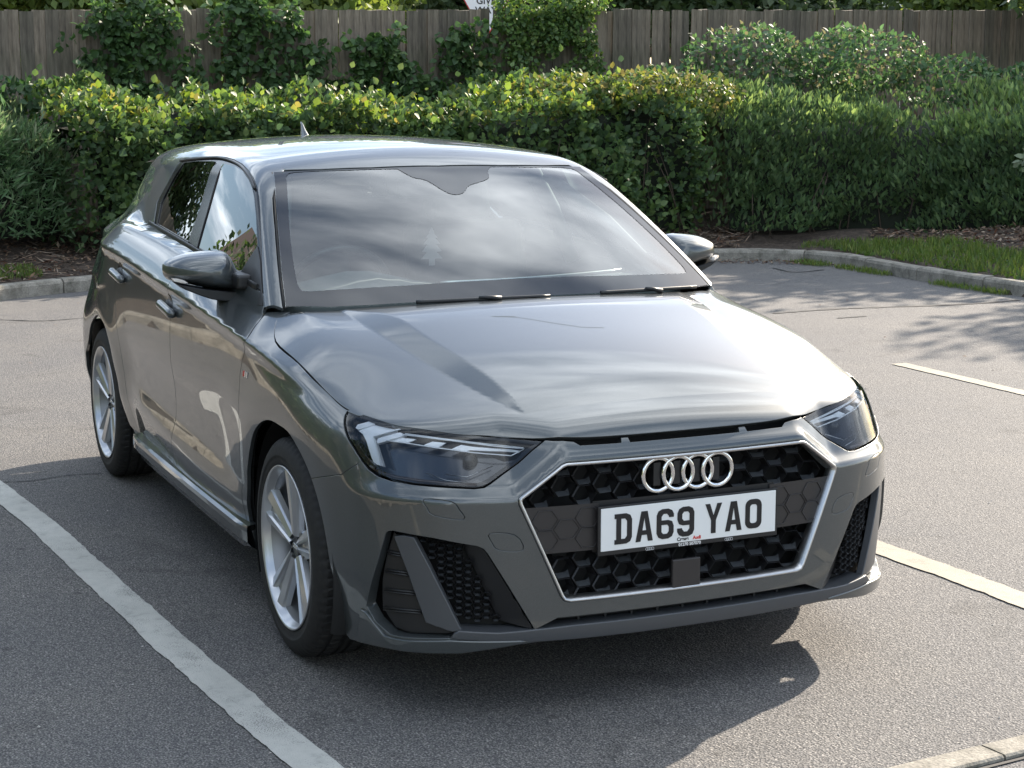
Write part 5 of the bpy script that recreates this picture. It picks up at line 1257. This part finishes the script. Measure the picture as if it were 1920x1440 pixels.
gl = rng.uniform((-9.6, -1.5), (-3, 6.8), (70, 2)); leaves('fallen_leaves', np.c_[gl, np.full(70, .008)], rnd_unit(70)*[1, 1, .1], np.tile([[0, 0, 1.]], (70, 1))+rnd_unit(70)*.3, .03, .018, pick(DL, 70), deadm, None, DIAM)['kind'] = 'stuff'
# ------------------------------------------------------------------ fence of upright boards
def M_wood():
    b = MB('weathered_board').set(rough=.85); co = b.scaled((3, 3, .35)); n = b.tex('Noise', 9, 8, .65, vec=co); oi = b.N.new('ShaderNodeObjectInfo'); n3 = b.tex('Noise', 1.2, 3, vec=b.scaled((1, 1, 1)))
    c = b.ramp(n.outputs[0], (.3, (.075, .062, .049)), (.55, (.185, .157, .125)), (.75, (.30, .265, .22)))
    c = b.mix(1.0, c, b.ramp(oi.outputs['Random'], (0, (.62, .62, .60)), (1, (1.25, 1.18, 1.12))), 'MULTIPLY'); c = b.mix(b.ramp(n3.outputs[0], (.45, 0.0), (.75, .35)), c, (.06, .09, .03))
    b.L.new(c, b.p.inputs['Base Color']); b.bump(n.outputs[0], .5, .006); return b.m
woodm = M_wood()
def board_mesh(w_, th, h_, seed):
    r = np.random.default_rng(seed); V = []; K = 5
    for k in range(K+1):
        z = h_*k/K; dx = r.normal(0, .002); dy = r.normal(0, .003)
        for a, b in ((-w_/2, -th/2), (w_/2, -th/2), (w_/2, th/2), (-w_/2, th/2)): V.append((b+dy, a+dx, z+(r.normal(0, .004) if k == K else 0)))
    Fc = [(k*4+i, k*4+(i+1) % 4, (k+1)*4+(i+1) % 4, (k+1)*4+i) for k in range(K) for i in range(4)]+[(K*4, K*4+1, K*4+2, K*4+3)]
    me = bpy.data.meshes.new('board'); me.from_pydata(V, [], Fc); me.materials.append(woodm); me.update(); return me
bms = [board_mesh(.124, .02, 2.5, s_) for s_ in range(8)]
fence = empty('board_fence', (-13, 5, 0)); tag(fence, 'tall weathered fence of upright grey brown boards behind the hedges', 'fence')
y = -14.5; i = 0
while y < 22.4:
    o = link('board', bms[i % 8], fence); top = 2.405+.0205*max(y, -2)+rng.normal(0, .006); o.location = (.011*(-1)**i+rng.normal(0, .002), y-5, 0); o.scale = (1, (rng.uniform(1.02, 1.09) if rng.uniform() > .05 else .975), top/2.5); o.rotation_euler = (rng.normal(0, .004), rng.normal(0, .003), 0); y += .1255; i += 1
for z in (.5, 1.3, 2.1): box('rail', (-.06, -1.0, z), (.05, 36.8, .09), woodm, fence)
for k in range(13): box('post', (-.12, -19.3+k*2.95, 1.2), (.1, .1, 2.4), woodm, fence)
# ------------------------------------------------------------------ beyond the fence
def tree(name, label, x, y, h, r, n, cols, L0=.11, trunk=.16, cat='tree', group=None, z0=0, crown0=.3):
    t = empty(name, (x, y, z0)); tag(t, label, cat, group)
    tr_ = [(0, 0, -.1), (.05, .03, h*.25), (-.04, .06, h*.5), (.05, 0, h*.8)]; tube('trunk', tr_, [trunk, trunk*.8, trunk*.55, trunk*.2], bark, t, seg=8)
    for k in range(7): a = rng.uniform(0, 6.28); b = rng.uniform(.5, .8)*r; z = h*rng.uniform(.3, .6); tube('limb', [(0, 0, z), (b*.5*math.cos(a), b*.5*math.sin(a), z+.22*h*.6), (b*math.cos(a), b*math.sin(a), z+.3*h)], [trunk*.4, trunk*.25, trunk*.08], bark, t, seg=6)
    nb = 26; bl = []
    for k in range(nb):
        u_ = rnd_unit(1)[0]; u_[2] = abs(u_[2])*1.2-.35; q = np.array([0, 0, h*(crown0+(1-crown0)*.45)])+u_*np.array([r, r, h*(1-crown0)*.5])*rng.uniform(.45, .85); bl.append((q, np.array([1, 1, .8])*r*rng.uniform(.25, .42)))
    cnt = rng.multinomial(n, np.full(nb, 1/nb)); P = []; Nn = []
    for (c, rr_), m_ in zip(bl, cnt): u_ = rnd_unit(m_); P.append(c+u_*rr_*(1-np.abs(rng.normal(0, .25, m_)))[:, None]); Nn.append(u_)
    P = np.vstack(P); Nn = np.vstack(Nn); L_ = L0*rng.uniform(.6, 1.3, len(P)); leaves('crown', P, Nn*.4+rnd_unit(len(P)), Nn+rnd_unit(len(P))*.7, L_, L_*.62, pick(cols, len(P)), leafm, t, DIAM); return t
TD = [(.03, .06, .02), (.04, .08, .025), (.05, .09, .03)]; TL = [(.10, .17, .035), (.13, .20, .045), (.07, .13, .03)]
tree('leafy_tree', 'bright green tree showing above the left end of the fence', -17.5, 1.2, 4.6, 2.1, 22000, TL, L0=.15, crown0=.1)
tree('leafy_tree', 'light green tree above the fence just left of the give way sign', -17.0, 4.4, 4.5, 2.0, 22000, TL, L0=.15, crown0=.1)
tree('dense_tree', 'dark tree above the fence between the creeper and the lamp column', -19.5, 8.8, 5.5, 2.6, 26000, TD, L0=.15, crown0=.1)
tree('dense_tree', 'dark green tree above the fence right of the lamp column', -19.0, 12.4, 5.0, 2.5, 24000, TD, L0=.15, crown0=.1)
tree('leafy_tree', 'pale green tree above the right end of the fence', -17.5, 15.8, 4.6, 2.0, 18000, TL, L0=.15, crown0=.1)
tree('leafy_tree', 'green tree further along beyond the right end of the fence', -17.0, 20.5, 5.0, 2.4, 14000, TL, L0=.17, crown0=.1)
tree('dense_tree', 'dark tree beyond the fence at the left edge', -19, -2.0, 5.5, 2.6, 20000, TD, L0=.15, crown0=.1)
tree('street_tree', 'tall tree standing left of the car park and casting broken shade', -8.3, 16.0, 6.3, 2.5, 9000, TD, L0=.16, trunk=.18, crown0=.42)
tree('street_tree', 'spreading tree beside the verge throwing shade on the far tarmac', -11.6, 14.0, 5.2, 2.2, 8000, TD, L0=.16, trunk=.16, crown0=.35)
# lamp column and sign behind the fence
def column(name, label, x, y, h, arm, ang_, mat):
    c = empty(name, (x, y, 0)); tag(c, label, 'street lamp'); tube('shaft', [(0, 0, 0), (0, 0, h*.3), (0, 0, h)], [.085, .07, .045], mat, c, seg=12)
    ca_, sa_ = math.cos(ang_), math.sin(ang_); tube('arm', [(0, 0, h), (arm*.25*ca_, arm*.25*sa_, h+.28), (arm*.6*ca_, arm*.6*sa_, h+.38), (arm*ca_, arm*sa_, h+.4)], .03, mat, c, seg=8)
    box('lantern', (arm*1.15*ca_, arm*1.15*sa_, h+.4), (.55 if abs(ca_) > .7 else .2, .2 if abs(ca_) > .7 else .55, .10), mat, c, bev=.03); return c
lampm = simple('painted_steel', base=(.34, .40, .47), rough=.4, coat=.3)
column('lamp_column', 'pale blue grey lamp column rising behind the fence right of the middle', -15.6, 9.72, 10.2, 1.8, math.atan2(-.91, -.41), lampm)
sg_ = empty('give_way_sign', (-14.5, 6.12, 0)); tag(sg_, 'triangular give way sign just showing over the top of the fence', 'road sign')
tube('post', [(-.04, 0, 0), (-.04, 0, 3.1)], .038, lampm, sg_, seg=12)
def tri_(s_, x): return [(x, -s_/2, s_*.577*.5), (x, s_/2, s_*.577*.5), (x, 0, -s_*.577)]
th_ = math.radians(-24)
plate2 = empty('plate', (0, 0, 2.86)); plate2.parent = sg_; plate2.rotation_euler = (0, 0, th_)
def tri_plate(nm, s_, x, mat):
    a = tri_(s_, x); b = tri_(s_, x-.004); rawmesh(nm, a+b, [(0, 1, 2), (5, 4, 3), (0, 3, 4, 1), (1, 4, 5, 2), (2, 5, 3, 0)], mat, plate2)
tri_plate('red_border', .75, .004, simple('sign_red', base=(.55, .03, .03), rough=.4)); tri_plate('white_panel', .71, .0095, simple('sign_white', base=(.78, .78, .78), rough=.4))
# letters face +x
text('lettering', 'GIVE', .11, (.012, 0, -.02), char_bl, plate2, bold=.002); text('lettering', 'WAY', .11, (.012, 0, -.13), char_bl, plate2, bold=.002)
plate2.location.z = 2.69
# small houses beyond
def M_brick(name, c1, c2):
    b = MB(name).set(rough=.9); t = b.N.new('ShaderNodeTexBrick'); t.inputs['Scale'].default_value = 4; t.inputs['Color1'].default_value = (*c1, 1); t.inputs['Color2'].default_value = (*c2, 1); t.inputs['Mortar'].default_value = (.3, .28, .26, 1)
    c = b.N.new('ShaderNodeTexCoord'); m = b.N.new('ShaderNodeMapping'); m.inputs['Rotation'].default_value = (math.pi/2, 0, 0); b.L.new(c.outputs['Object'], m.inputs[0]); b.L.new(m.outputs[0], t.inputs['Vector']); b.L.new(t.outputs[0], b.p.inputs['Base Color']); return b.m
brick = M_brick('brick_wall', (.27, .12, .08), (.33, .17, .12)); roofm = simple('roof_tiles', base=(.10, .075, .065), rough=.85); rend = simple('pale_render', base=(.58, .56, .50), rough=.9); wpane = simple('window_pane', base=(.03, .04, .05), rough=.05, coat=1.0); upvc = simple('white_frame', base=(.75, .75, .74), rough=.4)
def house(name, label, x, y, w_, d_, h_, rh, rot_, mat):
    h = empty(name, (x, y, 0)); h.rotation_euler = (0, 0, rot_); tag(h, label, 'house')
    V = [(-w_/2, -d_/2, 0), (w_/2, -d_/2, 0), (w_/2, d_/2, 0), (-w_/2, d_/2, 0), (-w_/2, -d_/2, h_), (w_/2, -d_/2, h_), (w_/2, d_/2, h_), (-w_/2, d_/2, h_), (0, -d_/2, h_+rh), (0, d_/2, h_+rh)]
    rawmesh('wall', V, [(0, 1, 5, 8, 4), (1, 2, 6, 5), (2, 3, 7, 9, 6), (3, 0, 4, 7)], mat, h)
    e = .35; V = [(-w_/2-e, -d_/2-e, h_-e*rh/(w_/2)), (0, -d_/2-e, h_+rh+.03), (w_/2+e, -d_/2-e, h_-e*rh/(w_/2)), (-w_/2-e, d_/2+e, h_-e*rh/(w_/2)), (0, d_/2+e, h_+rh+.03), (w_/2+e, d_/2+e, h_-e*rh/(w_/2))]; V += [(a, b, c+.12) for a, b, c in V]
    rawmesh('roof', V, [(6, 7, 10, 9), (7, 8, 11, 10), (0, 3, 4, 1), (1, 4, 5, 2), (0, 1, 7, 6), (1, 2, 8, 7), (3, 9, 10, 4), (4, 10, 11, 5), (0, 6, 9, 3), (2, 5, 11, 8)], roofm, h)
    for sgn in (-1, 1):
        for k in range(3):
            for z in (1.5, 4.1):
                if z > h_-.8: continue
                wn = box('window', (sgn*(w_/2+.01), -d_/2+d_*(k+.5)/3, z), (.06, 1.3, 1.2), upvc, h); box('pane', (sgn*(w_/2+.045), -d_/2+d_*(k+.5)/3, z), (.01, 1.12, 1.02), wpane, wn)
            for z in (1.5, 4.1):
                if z > h_-.8: continue
                wn = box('window', (-w_/2+w_*(k+.5)/3, sgn*(d_/2+.01), z), (1.2, .06, 1.2), upvc, h); box('pane', (-w_/2+w_*(k+.5)/3, sgn*(d_/2+.045), z), (1.02, .01, 1.02), wpane, wn)
    return h
house('brick_house', 'pale house with white windows beyond the right end of the fence', -33, 27.0, 9, 9, 5, 2.6, .4, rend)
# side of the car park that the doors of the car mirror
f2 = empty('slatted_fence', (-2, -5.3, 0)); tag(f2, 'low wooden fence along the near side of the car park', 'fence')
for k in range(120):
    o = link('board', bms[k % 8], f2); o.location = (-11+k*.142+rng.normal(0, .004), rng.normal(0, .006), 0); o.rotation_euler = (rng.normal(0, .01), 0, math.pi/2); o.scale = (1, rng.uniform(.9, 1.0), rng.uniform(.88, .91))
cloud('reflection_shrubs', 'unseen dark shrubs raised round the near side for the side windows to mirror', 'shrubs', [((-11.4, -4.6-1.8*k, 1.5), (.9, 1.3, 1.9)) for k in range(4)], 30000, DIAM, .12, .6, TD+GD)  # out of view, made tall to darken the window reflections
tree('dense_tree', 'unseen dark tree added behind the fence for the side windows to mirror', -16.5, -7.2, 4.6, 2.0, 9000, TD, crown0=.1)  # out of view, added to darken the window reflections
cloud('privet_hedge', 'clipped hedge in front of the slatted fence on the near side', 'hedge', [((-8.2+1.6*k, -3.85+.12*math.sin(k*2.1), .95), (1.25, .5, 1.05+.12*math.sin(k*1.7))) for k in range(8)], 60000, DIAM, .085, .6, TD+GD)
house('gabled_house', 'pale gabled house beyond the fence on the near side of the car', -33, -15, 10, 9, 4.6, 3.2, .5, rend)
house('gabled_house', 'brick house with a dark roof behind the camera', 26, -30, 9, 9, 5, 2.8, .1, brick)
tree('round_tree', 'round tree beyond the slatted fence', 1.5, -13, 5.5, 2.4, 7000, TD, L0=.2)
tree('round_tree', 'broad tree on the far side of the car park behind the camera', 24, -9, 6.0, 3.2, 9000, TD, L0=.24)
tree('round_tree', 'smaller tree at the entrance behind the camera', 27, 4, 4.6, 2.4, 7000, TD, L0=.22)
tree('round_tree', 'leaning tree beside the entrance behind the camera', 22, -22, 6.5, 3.0, 9000, TD, L0=.24)
column('car_park_lamp', 'tall bent arm lamp column at the entrance behind the camera', 11.5, 3.2, 6.5, 1.9, math.radians(200), lampm)
